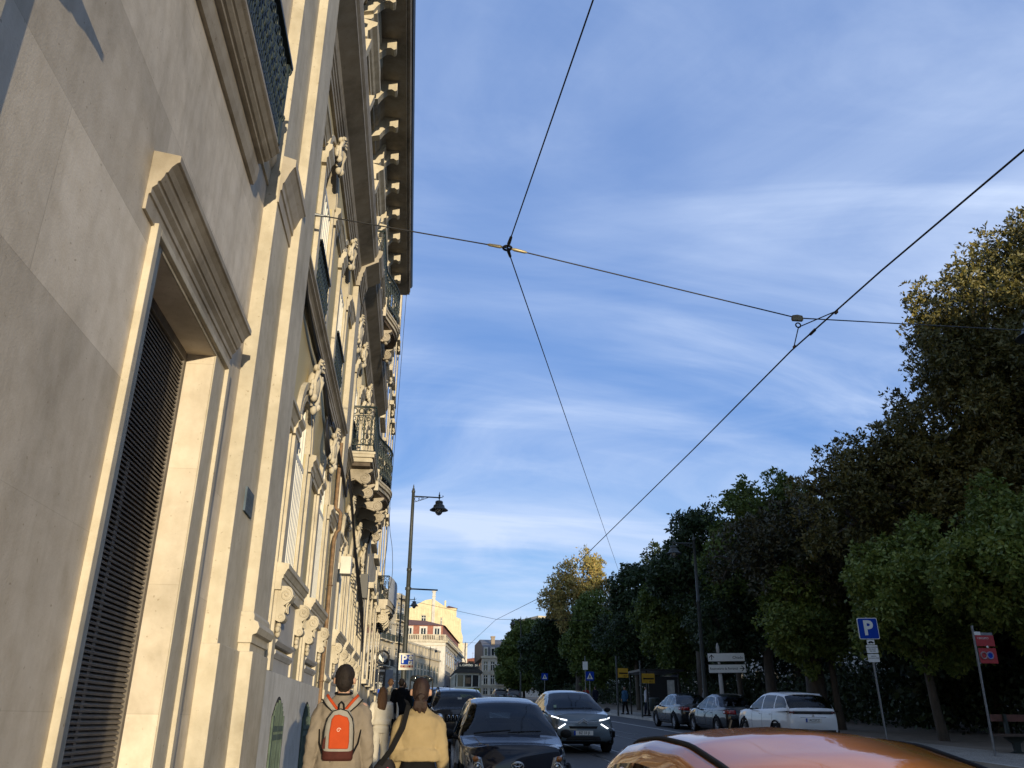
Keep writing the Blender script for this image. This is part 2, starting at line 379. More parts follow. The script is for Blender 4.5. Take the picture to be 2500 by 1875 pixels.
# ------------------------------------------------------------------ the palace on the left (wall plane X = -1.6)
WX = -1.6
def wput(o, p):
    o.parent = p; o.matrix_parent_inverse = Matrix.Translation(-p.location); return o
def wb(mb, name, m, p, **k): return wput(mb.build(name, m, None, **k), p)
def mould(mb, prof, y0, y1, x=WX):
    """prof = [(projection, z)] closed polygon, run along Y"""
    mb.prism([(x+p, z) for p, z in prof], 'y', y0, y1); return mb
def wall_grid(mb, x, y0, y1, z0, z1, holes, depth):
    ys = sorted({y0,y1,*[h[0] for h in holes],*[h[1] for h in holes]}); zs = sorted({z0,z1,*[h[2] for h in holes],*[h[3] for h in holes]})
    for i in range(len(ys)-1):
        for j in range(len(zs)-1):
            yc, zc = (ys[i]+ys[i+1])/2, (zs[j]+zs[j+1])/2
            if any(h[0]<yc<h[1] and h[2]<zc<h[3] for h in holes): continue
            mb.add([(x,ys[i],zs[j]),(x,ys[i+1],zs[j]),(x,ys[i+1],zs[j+1]),(x,ys[i],zs[j+1])], [(0,1,2,3)])
    for a,b,c,d in holes:
        mb.add([(x,a,c),(x,a,d),(x-depth,a,d),(x-depth,a,c)], [(0,1,2,3)]); mb.add([(x,b,c),(x,b,d),(x-depth,b,d),(x-depth,b,c)], [(0,1,2,3)])
        mb.add([(x,a,d),(x,b,d),(x-depth,b,d),(x-depth,a,d)], [(0,1,2,3)]); mb.add([(x,a,c),(x,b,c),(x-depth,b,c),(x-depth,a,c)], [(0,1,2,3)])
    return mb
def spiral(mb, c, y, R, r, turns=2.3, dirn=1, a0=0):
    pts = []; n = int(turns*14)
    for i in range(n+1):
        t = i/n; a = a0+dirn*2*pi*turns*t; q = R*(1-.9*t)
        pts.append((c[0]+q*cos(a), y, c[1]+q*sin(a)))
    mb.tube(pts, [r*(1-.5*i/n) for i in range(n+1)], 5)
def corbel(mb, y, ztop, x0=WX, proj=.44, h=.42, w=.26):
    R = .42*h; cx, cz = x0+proj-R, ztop-.08-R
    poly = [(x0,ztop),(x0+proj+.03,ztop),(x0+proj+.03,ztop-.035),(x0+proj-.01,ztop-.07)]
    for k in range(13):
        a = radians(60-k*17); poly.append((cx+R*cos(a), cz+R*sin(a)))
    poly += [(x0+proj*.30, ztop-h*.72),(x0+.10,ztop-h*.80),(x0+.05,ztop-h*1.0),(x0,ztop-h*1.05)]
    mb.prism(poly, 'y', y-w/2, y+w/2)
    for s in (-1, 1):
        spiral(mb, (cx,cz), y+s*(w/2+.004), R*.9, .018, 2.4, -1, pi/2); mb.ball((cx,y+s*(w/2),cz), (.03,.025,.03), 8, 5)
    mb.tube([(cx-.05,y-w/2-.01,cz-R),(x0+.2,y-w/2-.01,ztop-h*.78),(x0+.06,y-w/2-.01,ztop-h*.95)], [.03,.02,.015], 6)
    mb.ball((cx+.02,y,cz-R-.03), (.05,w*.45,.035), 8, 5)
def scroll_console(mb, y, w, z0, z1, x0, proj):
    """S-shaped window console, big volute on top"""
    R1 = (z1-z0)*.24; R2 = R1*.55; poly = [(x0,z1)]
    c1 = (x0+proj-R1*.7, z1-R1*1.02); c2 = (x0+.02+R2*.7, z0+R2)
    for k in range(9): a = radians(95-k*21); poly.append((c1[0]+R1*.8*cos(a), c1[1]+R1*sin(a)))
    poly += [(c1[0]-.02, c1[1]-R1*1.25),(c2[0]+.05, c2[1]+R2*1.9)]
    for k in range(6): a = radians(50-k*30); poly.append((c2[0]+R2*cos(a), c2[1]+R2*sin(a)))
    poly += [(x0, z0+R2*.4)]
    mb.prism(poly, 'y', y-w/2, y+w/2)
    for s in (-1,1):
        spiral(mb, c1, y+s*w/2, R1*.78, .012, 1.8, -1, pi/2); spiral(mb, c2, y+s*w/2, R2*.8, .009, 1.3, 1, -pi/2)
        mb.ball((c1[0],y+s*w/2,c1[1]), (.022,.02,.022), 8, 5)
    mb.tube([(c1[0]+R1*.8,y-w*.3,c1[1]),(c1[0]+.01,y-w*.3,c1[1]-R1*1.2),(c2[0]+R2,y-w*.3,c2[1]+R2)], .012, 5)
    mb.tube([(c1[0]+R1*.8,y+w*.3,c1[1]),(c1[0]+.01,y+w*.3,c1[1]-R1*1.2),(c2[0]+R2,y+w*.3,c2[1]+R2)], .012, 5)
    for d,(yy,zz) in enumerate([(0,-.03),(-.04,-.07),(.04,-.08),(0,-.12)]): mb.ball((x0+.03,y+yy,z0+zz), (.03,.035,.04), 7, 5)
def crest(mb, y, z0, z1, x=WX, s=1.0):
    """cartouche: oval shield in a scrolled frame with a leafy crown"""
    h = z1-z0; zc = z0+h*.45
    mb.ball((x+.05,y,zc), (.09*s,.17*s,h*.30), 14, 9)
    for d in (-1,1):
        pts = [(x+.06,y+d*.07*s,z1-h*.18),(x+.13,y+d*.20*s,zc+h*.20),(x+.10,y+d*.235*s,zc),(x+.10,y+d*.20*s,zc-h*.22),(x+.06,y+d*.08*s,z0+h*.02)]
        mb.tube(pts, [.022,.036,.026,.032,.02], 8)
        mb.ball((x+.10,y+d*.21*s,zc+h*.26), (.045,.045*s,.05), 9, 6); mb.ring((x+.13,y+d*.22*s,zc+h*.26), .035*s, .015, 'x', 10, 5)
        mb.ball((x+.10,y+d*.19*s,zc-h*.33), (.05,.05*s,.06), 9, 6)
        for k in range(3): mb.ball((x+.07,y+d*(.24+.03*k)*s,zc-h*(.05+.12*k)), (.03,.03,.05), 7, 5)
    for k in range(7):
        a = radians(20+k*23.3); mb.tube([(x+.10,y,z1-h*.22),(x+.11,y+.08*s*cos(a),z1-h*.22+.07*sin(a)),(x+.135,y+.14*s*cos(a),z1-h*.24+.14*sin(a)*h/.6),(x+.165,y+.15*s*cos(a),z1-h*.27+.14*sin(a)*h/.6)], [.025,.03,.026,.010], 6)
    mb.ball((x+.08,y,z1-h*.2), (.06,.08*s,.055), 10, 6); mb.ball((x+.08,y,z0-.02), (.05,.06,.07), 8, 6)
def railing(mb, path, z0, h, step=.125, r=.010, dense=False):
    """cast iron balustrade following a plan path [(x,y)...]"""
    P = [Vector((p[0],p[1],0)) for p in path]; seg = [(P[i+1]-P[i]).length for i in range(len(P)-1)]; T = sum(seg)
    def at(s):
        for i, l in enumerate(seg):
            if s <= l+1e-9 or i == len(seg)-1: d = (P[i+1]-P[i])/max(l,1e-9); return P[i]+d*s, d
            s -= l
    top = [Vector((p.x,p.y,z0+h)) for p in P]
    mb.tube(top, .026, 8); mb.tube([t-Vector((0,0,h-.05)) for t in top], .016, 6); mb.tube([t-Vector((0,0,h*.22)) for t in top], .011, 6)
    n = max(1, round(T/step))
    def hoop(p, d, z, R, rr, k=10):
        mb.tube([p+d*(R*cos(2*pi*i/k))+Vector((0,0,z+R*sin(2*pi*i/k))) for i in range(k+1)], rr, 4, cap=False)
    for i in range(n+1):
        p, d = at(T*i/n); b = lambda z: (p.x,p.y,z0+z)
        mb.tube([b(.03),b(h*.78)], r, 5)
        mb.lathe([(.010,h*.26),(.030,h*.31),(.014,h*.36),(.014,h*.40)], (p.x,p.y,z0), 7)
        mb.lathe([(.012,h*.50),(.034,h*.55),(.018,h*.60),(.030,h*.64),(.010,h*.69)], (p.x,p.y,z0), 7)
        hoop(p, d, z0+h*.14, step*.36, .011); hoop(p, d, z0+h*.45, step*.22, .009, 8)
        if i < n:
            q, d2 = at(T*(i+.5)/n); hoop(q, d2, z0+h*.89, step*.40, .012); hoop(q, d2, z0+h*.70, step*.26, .010, 8)
            mb.tube([(p.x,p.y,z0+h*.80),(q.x,q.y,z0+h*.62),(q.x,q.y,z0+h*.56)], .008, 4)
            if dense:
                hoop(q, d2, z0+h*.30, step*.34, .013); mb.tube([(q.x,q.y,z0+.05),(q.x,q.y,z0+h*.6)], .012, 5)
                mb.ball((q.x,q.y,z0+h*.45), (.03,.03,.05), 6, 5); hoop(p, d, z0+h*.82, step*.34, .014)
# ================================================================= wing with the louvred doors
PA = thing('palace_wing', 'pale stone palace wing at the left with a tall louvred door and ashlar wall', 'building', (WX, 3, -1.6))
mb = MB(); DOORS = [(4.44, 5.96), (4.44-3.93, 5.96-3.93)]
wall_grid(mb, WX, -9, 6.82, -2.6, 16.2, [(a,b,-2.6,2.55) for a,b in DOORS]+[(4.2,5.6,4.75,8.2),(-.25,1.15,4.75,8.2)], .34)
wb(mb, 'wall', M_STONE_A, PA)
mb = MB(); mb.box(-14, WX-.34, -9, 8.4, -2.6, 16.2); wb(mb, 'core', M_DARK, PA)
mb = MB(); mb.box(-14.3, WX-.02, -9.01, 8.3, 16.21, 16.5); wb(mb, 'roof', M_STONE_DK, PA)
mb = MB(); mb.box(WX-.1,-1.48,6.82,7.62,-2.6,16.2); mb.box(WX,-1.455,6.80,7.62,-2.6,.53); wb(mb, 'pilaster', M_STONE, PA, bevel=.006)
mb = MB(); mb.box(WX-.1,-1.38,7.622,8.40,-2.6,16.2); mb.box(WX,-1.345,7.60,8.43,-2.6,.53)
mould(mb, [(.1,.60),(.235,.60),(.235,.665),(.27,.68),(.287,.73),(.27,.775),(.235,.79),(.235,.83),(.222,.86),(.1,.86)], 7.585, 8.44); wb(mb, 'corner_pilaster', M_STONE, PA, bevel=.006)
# door surrounds and cornices
CORN = [(0,2.60),(.018,2.60),(.018,2.70),(.03,2.705),(.03,2.74),(.055,2.765),(.055,2.785),(.068,2.79),(.085,2.825),(.088,2.845),(.10,2.85),(.115,2.885),(.14,2.915),(.155,2.922),(.155,2.965),(0,2.99)]
def louvred_door(a, b, first):
    d = MB()
    for s, e in ((a-.20,a),(b,b+.38)): d.box(WX, WX+.012, s, e, -2.6, 2.6)
    d.box(WX, WX+.0121, a, b, 2.55, 2.6)
    for s, e in ((a-.205,a-.14),(b+.31,b+.385)): d.box(WX, WX+.042, s, e, -2.6, 2.62)
    d.box(WX, WX+.0421, a-.14, b+.31, 2.575, 2.62)
    fr = wb(d, 'door_surround', M_STONE, PA, bevel=.004)
    d = MB(); mould(d, CORN, a-.38, b+.40); wb(d, 'door_cornice', M_STONE_MID, PA, bevel=.003)
    d = MB(); x = WX-.22
    for s, e in ((a,a+.05),(b-.05,b)): d.box(x-.04,x+.02,s,e,-1.7,2.55)
    d.box(x-.041,x+.021,a+.05,b-.05,2.48,2.549); d.box(x-.041,x-.012,a+.05,b-.05,1.48,1.52); d.box(x-.042,x+.006,(a+b)/2-.025,(a+b)/2+.025,-1.7,1.5)
    d.box(x-.06,x-.045,a,b,-1.7,2.55)
    dr = wb(d, 'louvred_door', M_LOUVRE, PA)
    d = MB(); z = -1.62
    while z < 2.46:
        if True:
            d.add([(x-.028,a+.05,z+.034),(x+.010,a+.05,z),(x+.010,b-.05,z),(x-.028,b-.05,z+.034),(x-.028,a+.05,z+.040),(x+.013,a+.05,z+.011),(x+.013,b-.05,z+.011),(x-.028,b-.05,z+.040)],
                  [(0,1,2,3),(4,7,6,5),(1,5,6,2),(0,4,5,1),(3,2,6,7)])
        z += .031
    sl_ = d.build('slats', M_LOUVRE); sl_.parent = dr
for k, (a, b) in enumerate(DOORS): louvred_door(a, b, k == 0)
# balcony over the door: moulded slab, pilaster entablature, iron balustrade
LED = [(0,4.48),(.10,4.48),(.105,4.50),(.125,4.505),(.15,4.53),(.155,4.545),(.17,4.55),(.20,4.59),(.215,4.60),(.225,4.61),(.225,4.645),(0,4.70)]
for y0, y1 in ((3.35,6.16),(-.6,2.2)):
    b = MB(); mould(b, LED, y0, y1); mould(b, [(0,4.30),(.03,4.30),(.05,4.36),(.06,4.48),(0,4.48)], y0+.1, y1+.06); bal = wb(b, 'balcony', M_STONE_MID, PA)
    b = MB(); X = WX+.205; railing(b, [(WX+.02,y0+.06),(X,y0+.06),(X,y1-.1),(WX+.02,y1-.1)], 4.64, .88, .12, .012, True)
    b.box(X-.012,X+.045,y0,y1-.03,5.50,5.535); b.tube([(X,y1-.1,4.62),(X,y1-.1,5.50)], .032, 8); r_ = b.build('balustrade', M_IRON); r_.parent = bal
b = MB(); mould(b, [(.12,4.53),(.135,4.53),(.135,4.66),(.15,4.67),(.15,4.74),(.165,4.76),(.19,4.83),(.20,4.86),(.235,4.93),(.25,4.94),(.25,5.02),(.12,5.06)], 6.80, 7.66); wb(b, 'pilaster_cap', M_STONE_MID, PA)
b = MB(); mould(b, [(0,4.72),(.02,4.72),(.02,4.9),(.04,4.93),(.06,5.0),(.06,5.06),(0,5.08)], 6.16, 6.82); wb(b, 'string_course', M_STONE, PA)
for y0 in (4.2, -.25):
    b = MB(); b.box(WX-.30,WX-.26,y0,y0+1.4,4.75,8.2); b.box(WX-.26,WX-.22,y0+.66,y0+.74,4.75,8.2); b.box(WX-.26,WX-.22,y0,y0+.08,4.75,8.2); b.box(WX-.26,WX-.22,y0+1.32,y0+1.4,4.75,8.2); wb(b, 'french_window', M_WHITE, PA)
b = MB(); b.box(-1.48,-1.462,7.09,7.41,1.63,1.84)
for k in range(4): b.box(-1.462,-1.4605,7.12,7.38-.04*(k%2),1.675+k*.036,1.684+k*.036)
tag(b.build('wall_plaque', mat('slate_blue_plaque', (.10,.13,.16), .9, spec=.1, var=.2, scale=12, bmp=.05)), 'small slate blue plaque fixed on the stone pilaster beside the louvred door', 'plaque')
# ================================================================= main palace (yellow stucco bays, balconies, deep cornice)
PB = thing('palace', 'cream and yellow palace with crested arched windows, curved iron balconies and deep eaves', 'building', (WX, 16, -1.6))
Y0, Y1 = 8.40, 25.7; WIN = [10.75, 13.68, 18.33, 21.0, 23.7]; HW = .55
holes = []
for y in WIN: holes += [(y-HW,y+HW,1.66,4.02),(y-HW,y+HW,5.16,8.06),(y-HW,y+HW,10.1,12.3)]
for y in WIN: holes.append((y-.44,y+.44,-1.5,.02))
mb = MB(); wall_grid(mb, WX, Y0, Y1, .48, 13.6, [h for h in holes if h[2] > 0], .22); wb(mb, 'wall', M_STUCCO, PB)
mb = MB(); wall_grid(mb, WX+.08, Y0, Y1, -2.6, .48, [h for h in holes if h[2] < 0], .20)
for y in WIN:      # segmental heads of the basement windows
    n = 10; A = [(WX+.08,y-.44+.88*i/n, .02+.21*sin(pi*i/n)**.8) for i in range(n+1)]
mb.add([(WX,Y0,.48),(WX+.08,Y0,.48),(WX+.08,Y1,.48),(WX,Y1,.48)], [(0,1,2,3)]); wb(mb, 'plinth', M_PLINTH, PB)
mb = MB(); mb.box(-14, WX-.24, Y0, Y1-.02, -2.6, 13.6); wb(mb, 'core', M_DARK, PB)
mb = MB(); mb.box(-14, WX, Y1-.02, Y1, -2.6, 13.6); wb(mb, 'end_wall', M_STUCCO, PB)
def pil(y0, y1, x, zt):
    b = MB(); b.box(WX,x,y0,y1,.75,zt); b.box(WX,x+.03,y0-.02,y1+.02,-2.6,.47)
    mould(b, [(0,.47),(x-WX+.01,.47),(x-WX+.01,.60),(x-WX+.03,.62),(x-WX+.045,.66),(x-WX+.03,.70),(x-WX+.01,.72),(x-WX,.75),(0,.75)], y0-.02, y1+.02); wb(b, 'pilaster', M_STONE, PB)
pil(15.55, 16.36, -1.49, 8.5); pil(25.0, 25.7, -1.46, 13.6)
# entablatures
E1 = [(0,4.86),(.03,4.86),(.03,4.93),(.045,4.94),(.045,5.0),(.06,5.01),(.06,5.06),(.085,5.09),(.12,5.11),(.12,5.14),(.15,5.16),(.15,5.20),(0,5.23)]
b = MB(); mould(b, E1, Y0, 15.55); mould(b, E1, 16.36, 25.0); wb(b, 'entablature', M_STONE_MID, PB)
E2 = [(0,8.42),(.05,8.42),(.05,8.52),(.07,8.53),(.07,8.62),(.09,8.63),(.09,8.72),(.11,8.73),(.13,8.80),(.14,8.86),(.36,8.98),(.40,9.0),(.40,9.08),(.44,9.12),(.47,9.22),(.47,9.27),(0,9.40)]
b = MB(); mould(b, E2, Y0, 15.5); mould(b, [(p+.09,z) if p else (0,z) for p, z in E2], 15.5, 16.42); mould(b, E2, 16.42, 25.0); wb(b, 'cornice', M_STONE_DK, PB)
# eaves with modillions
EX = .90
b = MB(); b.box(-6,WX+.82,Y0-.1,Y1-.1,13.62,13.70); mould(b, [(0,13.2),(.06,13.2),(.08,13.3),(.16,13.36),(.2,13.48),(.3,13.62),(0,13.62)], Y0, Y1-.1)
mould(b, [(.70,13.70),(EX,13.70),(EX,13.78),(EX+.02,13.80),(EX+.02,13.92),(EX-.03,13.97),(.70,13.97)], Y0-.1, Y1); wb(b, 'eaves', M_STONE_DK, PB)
b = MB(); mould(b, [(.66,13.98),(EX+.05,13.98),(EX+.09,14.06),(EX+.05,14.13),(.66,14.16)], Y0-.1, Y1+.04); wb(b, 'gutter', M_BLACK, PB)
b = MB(); b.add([(-1.05,Y0-.1,14.12),(-1.05,Y1,14.12),(-9,Y1,17.2),(-9,Y0-.1,17.2),(-14,Y0-.1,14),(-14,Y1,14)], [(0,1,2,3),(3,2,5,4)]); wb(b, 'roof', mat_tiles('clay_tiles', (.36,.15,.09)), PB)
y = Y0+.55; k = 0
while y < Y1-.3:
    b = MB(); b.prism([(WX,13.615),(-.98,13.615),(-.98,13.36),(-1.03,13.33),(-1.10,13.38),(-1.2,13.36),(-1.32,13.22),(-1.40,13.08),(WX,13.02)], 'y', y-.10, y+.10); wb(b, 'modillion', M_STONE, PB); y += 1.27
# --- windows: one of each storey, then copies along the front
def arch_pts(y, R, z, n=14): return [(y-R*cos(pi*i/n), z+R*sin(pi*i/n)) for i in range(n+1)]
def ground_window(yc):
    b = MB(); zi = 3.42
    for s in (-1, 1):
        b.box(WX,WX+.035,*sorted((yc+s*HW,yc+s*.68)),1.66,zi); b.box(WX,WX+.065,*sorted((yc+s*.74,yc+s*.96)),.49,3.2); b.box(WX,WX+.03,*sorted((yc+s*.96,yc+s*1.04)),.49,3.2)
        mould(b, [(0,3.2),(.075,3.2),(.075,3.26),(.095,3.28),(.095,3.34),(.13,3.38),(.13,3.44),(0,3.46)], yc+s*.85-.19, yc+s*.85+.19)
        # spandrel of the arch
        A = arch_pts(yc, HW, zi); half = [p for p in A if (p[0]-yc)*s >= -1e-6]
        if s < 0: half = half[::-1]
        b.prism([(yc+s*HW,4.02)]+ [(yc,4.02)] + half, 'x', WX-.22, WX+.002)
    for R0, R1, pr in ((HW,.63,.05),(.63,.70,.03),(.70,.80,.06)):
        A = arch_pts(yc,R0,zi,18); B = arch_pts(yc,R1,zi,18)
        for i in range(18): b.prism([A[i],A[i+1],B[i+1],B[i]], 'x', WX, WX+pr)
    w = wb(b, 'arched_window', M_STONE, PB)
    b = MB(); x = WX-.035
    b.box(x-.03,x,yc-HW,yc+HW,1.66,3.12)
    for k in range(9):
        yy = yc-HW+.02+k*(2*HW-.04)/8; b.box(x,x+.028,yy-.035,yy+.035,1.66,3.12)
    b.box(x-.03,x+.03,yc-HW,yc+HW,3.12,3.19)
    for k in range(-2,3): b.box(x-.02,x+.02,yc+k*.22-.02,yc+k*.22+.02,3.19,3.42+sqrt(max(0,HW**2-(k*.22)**2))-.01)
    sub(b, 'shutter', M_WHITE, w)
    b = MB(); b.box(WX-.20,WX-.185,yc-HW,yc+HW,3.1,4.02); sub(b, 'fanlight', M_GLASS, w)
    b = MB(); mould(b, [(0,1.35),(.10,1.35),(.10,1.47),(.115,1.48),(.115,1.515),(.125,1.52),(.15,1.575),(.165,1.585),(.165,1.64),(0,1.66)], yc-1.02, yc+1.02); sub(b, 'sill', M_STONE, w)
    b = MB(); b.box(WX,WX+.05,yc-.74,yc+.74,.85,1.35); mould(b, [(0,.78),(.055,.78),(.085,.82),(.085,.85),(.05,.86),(0,.86)], yc-.74, yc+.74); mould(b, [(0,.64),(.05,.64),(.08,.69),(.08,.72),(0,.74)], yc-.74, yc+.74); b.box(WX,WX+.04,yc-.74,yc+.74,.49,.64); sub(b, 'apron_panel', M_PANEL, w)
    for s in (-1,1):
        b = MB(); scroll_console(b, yc+s*.85, .20, 1.0, 1.40, WX+.065, .16); sub(b, 'console', M_STONE, w)
    b = MB(); crest(b, yc, 3.90, 4.62, WX+.03, 1.05); sub(b, 'crest', M_STONE, w)
    return w
def sub(b, name, m, w):
    o = b.build(name, m); o.parent = w; return o
def upper_window(yc):
    b = MB(); zi = 7.46
    for s in (-1, 1):
        b.box(WX,WX+.035,*sorted((yc+s*HW,yc+s*.66)),5.2,zi); b.box(WX,WX+.06,*sorted((yc+s*.70,yc+s*.90)),5.2,7.22)
        mould(b, [(0,7.22),(.07,7.22),(.07,7.30),(.09,7.32),(.09,7.40),(.13,7.46),(.13,7.53),(0,7.56)], yc+s*.80-.18, yc+s*.80+.18)
        A = arch_pts(yc, HW, zi); half = [p for p in A if (p[0]-yc)*s >= -1e-6]
        if s < 0: half = half[::-1]
        b.prism([(yc+s*HW,8.06)]+[(yc,8.06)]+half, 'x', WX-.22, WX+.002)
    for R0, R1, pr in ((HW,.63,.05),(.63,.70,.03),(.70,.79,.055)):
        A = arch_pts(yc,R0,zi,18); B = arch_pts(yc,R1,zi,18)
        for i in range(18): b.prism([A[i],A[i+1],B[i+1],B[i]], 'x', WX, WX+pr)
    w = wb(b, 'upper_window', M_STONE, PB)
    b = MB(); x = WX-.035; b.box(x-.03,x,yc-HW,yc+HW,5.16,7.2)
    for k in range(7): yy = yc-HW+.03+k*(2*HW-.06)/6; b.box(x,x+.026,yy-.03,yy+.03,5.16,7.2)
    b.box(x-.03,x+.03,yc-HW,yc+HW,7.2,7.28); sub(b, 'shutter', M_WHITE, w)
    b = MB(); b.box(WX-.20,WX-.185,yc-HW,yc+HW,7.2,8.05); sub(b, 'fanlight', M_GLASS, w)
    b = MB(); railing(b, [(WX+.05,yc-.62),(WX+.05,yc+.62)], 5.2, .95, .12, .011, True); b.box(WX+.02,WX+.09,yc-.66,yc+.66,6.13,6.165); sub(b, 'balustrade', M_IRON, w)
    b = MB(); crest(b, yc, 7.82, 8.40, WX+.03, .9); sub(b, 'crest', M_STONE, w)
    return w
def attic_window(yc):
    b = MB()
    for s in (-1,1): b.box(WX,WX+.05,*sorted((yc+s*HW,yc+s*.72)),10.1,12.3)
    b.box(WX,WX+.051,yc-.72,yc+.72,12.3,12.45); w = wb(b, 'attic_window', M_STONE, PB)
    b = MB(); b.box(WX-.2,WX-.18,yc-HW,yc+HW,10.1,12.3); b.box(WX-.18,WX-.14,yc-.04,yc+.04,10.1,12.3); b.box(WX-.18,WX-.141,yc-HW,yc+HW,11.6,11.68); sub(b, 'casement', M_GLASS, w)
    b = MB(); mould(b, [(0,12.46),(.12,12.46),(.12,12.62),(.16,12.64),(.20,12.70),(.29,12.76),(.30,12.84),(.0,12.92)], yc-.95, yc+.95)
    for s in (-1,1): mould(b, [(0,11.9),(.06,11.95),(.16,12.3),(.2,12.46),(0,12.46)], yc+s*.80-.09, yc+s*.80+.09)
    sub(b, 'hood', M_STONE, w)
    b = MB(); mould(b, [(0,12.95),(.16,12.95),(.20,13.0),(.20,13.08),(.27,13.12),(.27,13.42),(.30,13.46),(.30,13.54),(0,13.56)], yc-.92, yc+.92); sub(b, 'frieze_panel', M_STONE, w)
    b = MB(); b.box(WX,WX+.16,yc-.8,yc+.8,9.98,10.1); sub(b, 'sill', M_STONE, w)
    return w
for fn in (ground_window, upper_window, attic_window):
    w0 = fn(WIN[0])
    for y in WIN[1:]: c = copy_tree(w0); c.location.y += y-WIN[0]
# string courses between the windows
for za in (3.2, 7.42):
    ys = [(WIN[0]+1.05,WIN[1]-1.05),(WIN[1]+1.02,15.55),(16.36,WIN[2]-1.05),(WIN[2]+1.05,WIN[3]-1.05),(WIN[3]+1.05,WIN[4]-1.05),(8.4,WIN[0]-1.05)]
    for a, c in ys:
      b = MB(); mould(b, [(0,za),(.05,za),(.05,za+.07),(.065,za+.08),(.10,za+.16),(.12,za+.17),(.12,za+.22),(0,za+.25)], a, c); wb(b, 'string_course', M_STONE, PB)
# basement windows behind green slatted shutters
def basement_window(yc):
    b = MB(); x = WX+.075-.07; n = 12; top = [(yc-.44+.88*i/n, .02+.22*sin(pi*i/n)) for i in range(n+1)]
    b.prism([(yc-.44,-1.5)]+top+[(yc+.44,-1.5)], 'x', WX+.081, WX+.083)
    o = wb(b, 'basement_window', M_DARK, PB)
    b = MB()
    def zt(y): return .02+.22*sin(pi*(y-yc+.44)/.88)
    for y in [yc-.40+k*.073 for k in range(12)]: b.box(WX+.084,WX+.10,y-.017,y+.017,-1.5,min(.19,zt(y))-.02)
    for z in (-.20,-.11,-.80,-.92,-1.45): b.box(WX+.084,WX+.104,yc-.43,yc+.43,z-.03,z+.03)
    for s in (-1,0,1): b.box(WX+.084,WX+.106,yc+s*.41-.025,yc+s*.41+.025,-1.5,.03 if s else .2)
    sub(b, 'slatted_shutter', M_GREENSH, o); return o
w0 = basement_window(WIN[0]-.1)
for y in WIN[1:]: c = copy_tree(w0); c.location.y += y-WIN[0]
# --- curved balconies
def bal_path(yc, hl, x, xb, hb, inset=0):
    P = [(WX, yc-hl+inset),(x-inset, yc-hl+inset),(x-inset, yc-hb)]
    for i in range(1,16): t = i/16; P.append((x-inset+(xb-x)*sin(pi*t)**1.6 , yc-hb+2*hb*t))
    return P+[(x-inset, yc+hb),(x-inset, yc+hl-inset),(WX, yc+hl-inset)]
def balcony(yc, hl, z, x, xb, hb):
    b = MB()
    for inset, z0, z1 in ((.05,z-.22,z-.15),(.075,z-.15,z-.12),(.02,z-.12,z-.05),(0,z-.05,z)):
        b.prism(bal_path(yc,hl,x,xb,hb,inset), 'z', z0, z1)
    for yy in (yc-hb, yc+hb): b.box(x-.14,x+.015,yy-.10,yy+.10,z-.36,z+.16); b.box(x-.15,x+.025,yy-.11,yy+.11,z+.10,z+.14)
    o = wb(b, 'curved_balcony', M_STONE, PB)
    b = MB(); railing(b, bal_path(yc,hl,x,xb,hb,.06), z+.12, .93, .155, .014); b.tube([(*p,z+.02) for p in bal_path(yc,hl,x,xb,hb,.06)], .02, 5); sub(b, 'balustrade', M_IRON, o)
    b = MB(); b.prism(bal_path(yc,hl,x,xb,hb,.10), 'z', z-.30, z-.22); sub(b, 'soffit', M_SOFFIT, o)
    n = 6
    for k in range(n):
        yy = yc-hl+.42+(2*hl-.84)*k/(n-1); t = max(0,min(1,(yy-yc+hb)/(2*hb))); pr = x-WX+(xb-x)*sin(pi*t)**1.6*.85-.08
        c = MB(); corbel(c, yy, z-.30, WX, pr, .30, .18); sub(c, 'corbel', M_STONE_MID, o)  # corbels darkened in colour for the shade under the slab
    return o
balcony(21.0, 3.55, 5.40, -1.0, -.70, 1.55)
balcony(20.3, 3.3, 9.70, -1.08, -.76, 1.5)
for yy in (16.75, 22.35):      # hanging cartouches under the second balcony
    b = MB(); crest(b, yy, 7.5, 8.35, WX+.02, 1.2); wb(b, 'cartouche', M_STONE, PB)
# ================================================================= tall house beyond the palace
PD = thing('tall_house', 'tall cream house beyond the palace with a bulging balcony behind a grey banner', 'building', (-1.5, 33, -1))
b = MB(); b.box(-12,-1.5,25.75,39.3,-2,21); wb(b, 'wall', M_STONE, PD)
b = MB(); b.box(-12,-1.42,38.5,39.4,-2,20.9); b.box(-12,-1.44,25.75,26.4,-2,20.9); b.box(-12,-1.44,32.3,32.9,-2,20.9); wb(b, 'pilaster', M_STONE, PD)
for fl, z in enumerate((1.3, 5.6, 10.0, 14.2)):
    for y in (28.2, 30.8, 34.6, 37.0):
        b = MB(); b.box(-1.5,-1.44,y-.75,y+.75,z-.15,z+2.6); b.box(-1.5,-1.30,y-.9,y+.9,z+2.6,z+2.78); b.box(-1.5,-1.34,y-.85,y+.85,z-.28,z-.15); w = wb(b, 'window', M_STONE, PD)
        b = MB(); b.box(-1.45,-1.43,y-.55,y+.55,z,z+2.4); sub(b, 'pane', M_GLASS, w)
        b = MB(); crest(b, y, z+2.45, z+2.95, -1.45, .6); sub(b, 'crest', M_STONE, w)
b = MB(); P = [(-1.5,34.4),(-1.06,34.4),(-.92,35.2),(-.80,36.4),(-.80,37.2),(-1.0,38.6),(-1.5,38.6)]
b.prism(P,'z',4.25,4.48); b.prism([(x-.06 if x>-1.5 else x,y) for x,y in P],'z',4.1,4.25); bal = wb(b, 'balcony', M_STONE, PD)
b = MB(); railing(b, P[0:], 4.48, .92, .15, .016); sub(b, 'balustrade', M_IRON, bal)
for y in (34.7,35.6,36.8,38.1): c = MB(); corbel(c, y, 4.1, -1.5, .5, .55, .3); sub(c, 'corbel', M_STONE, bal)
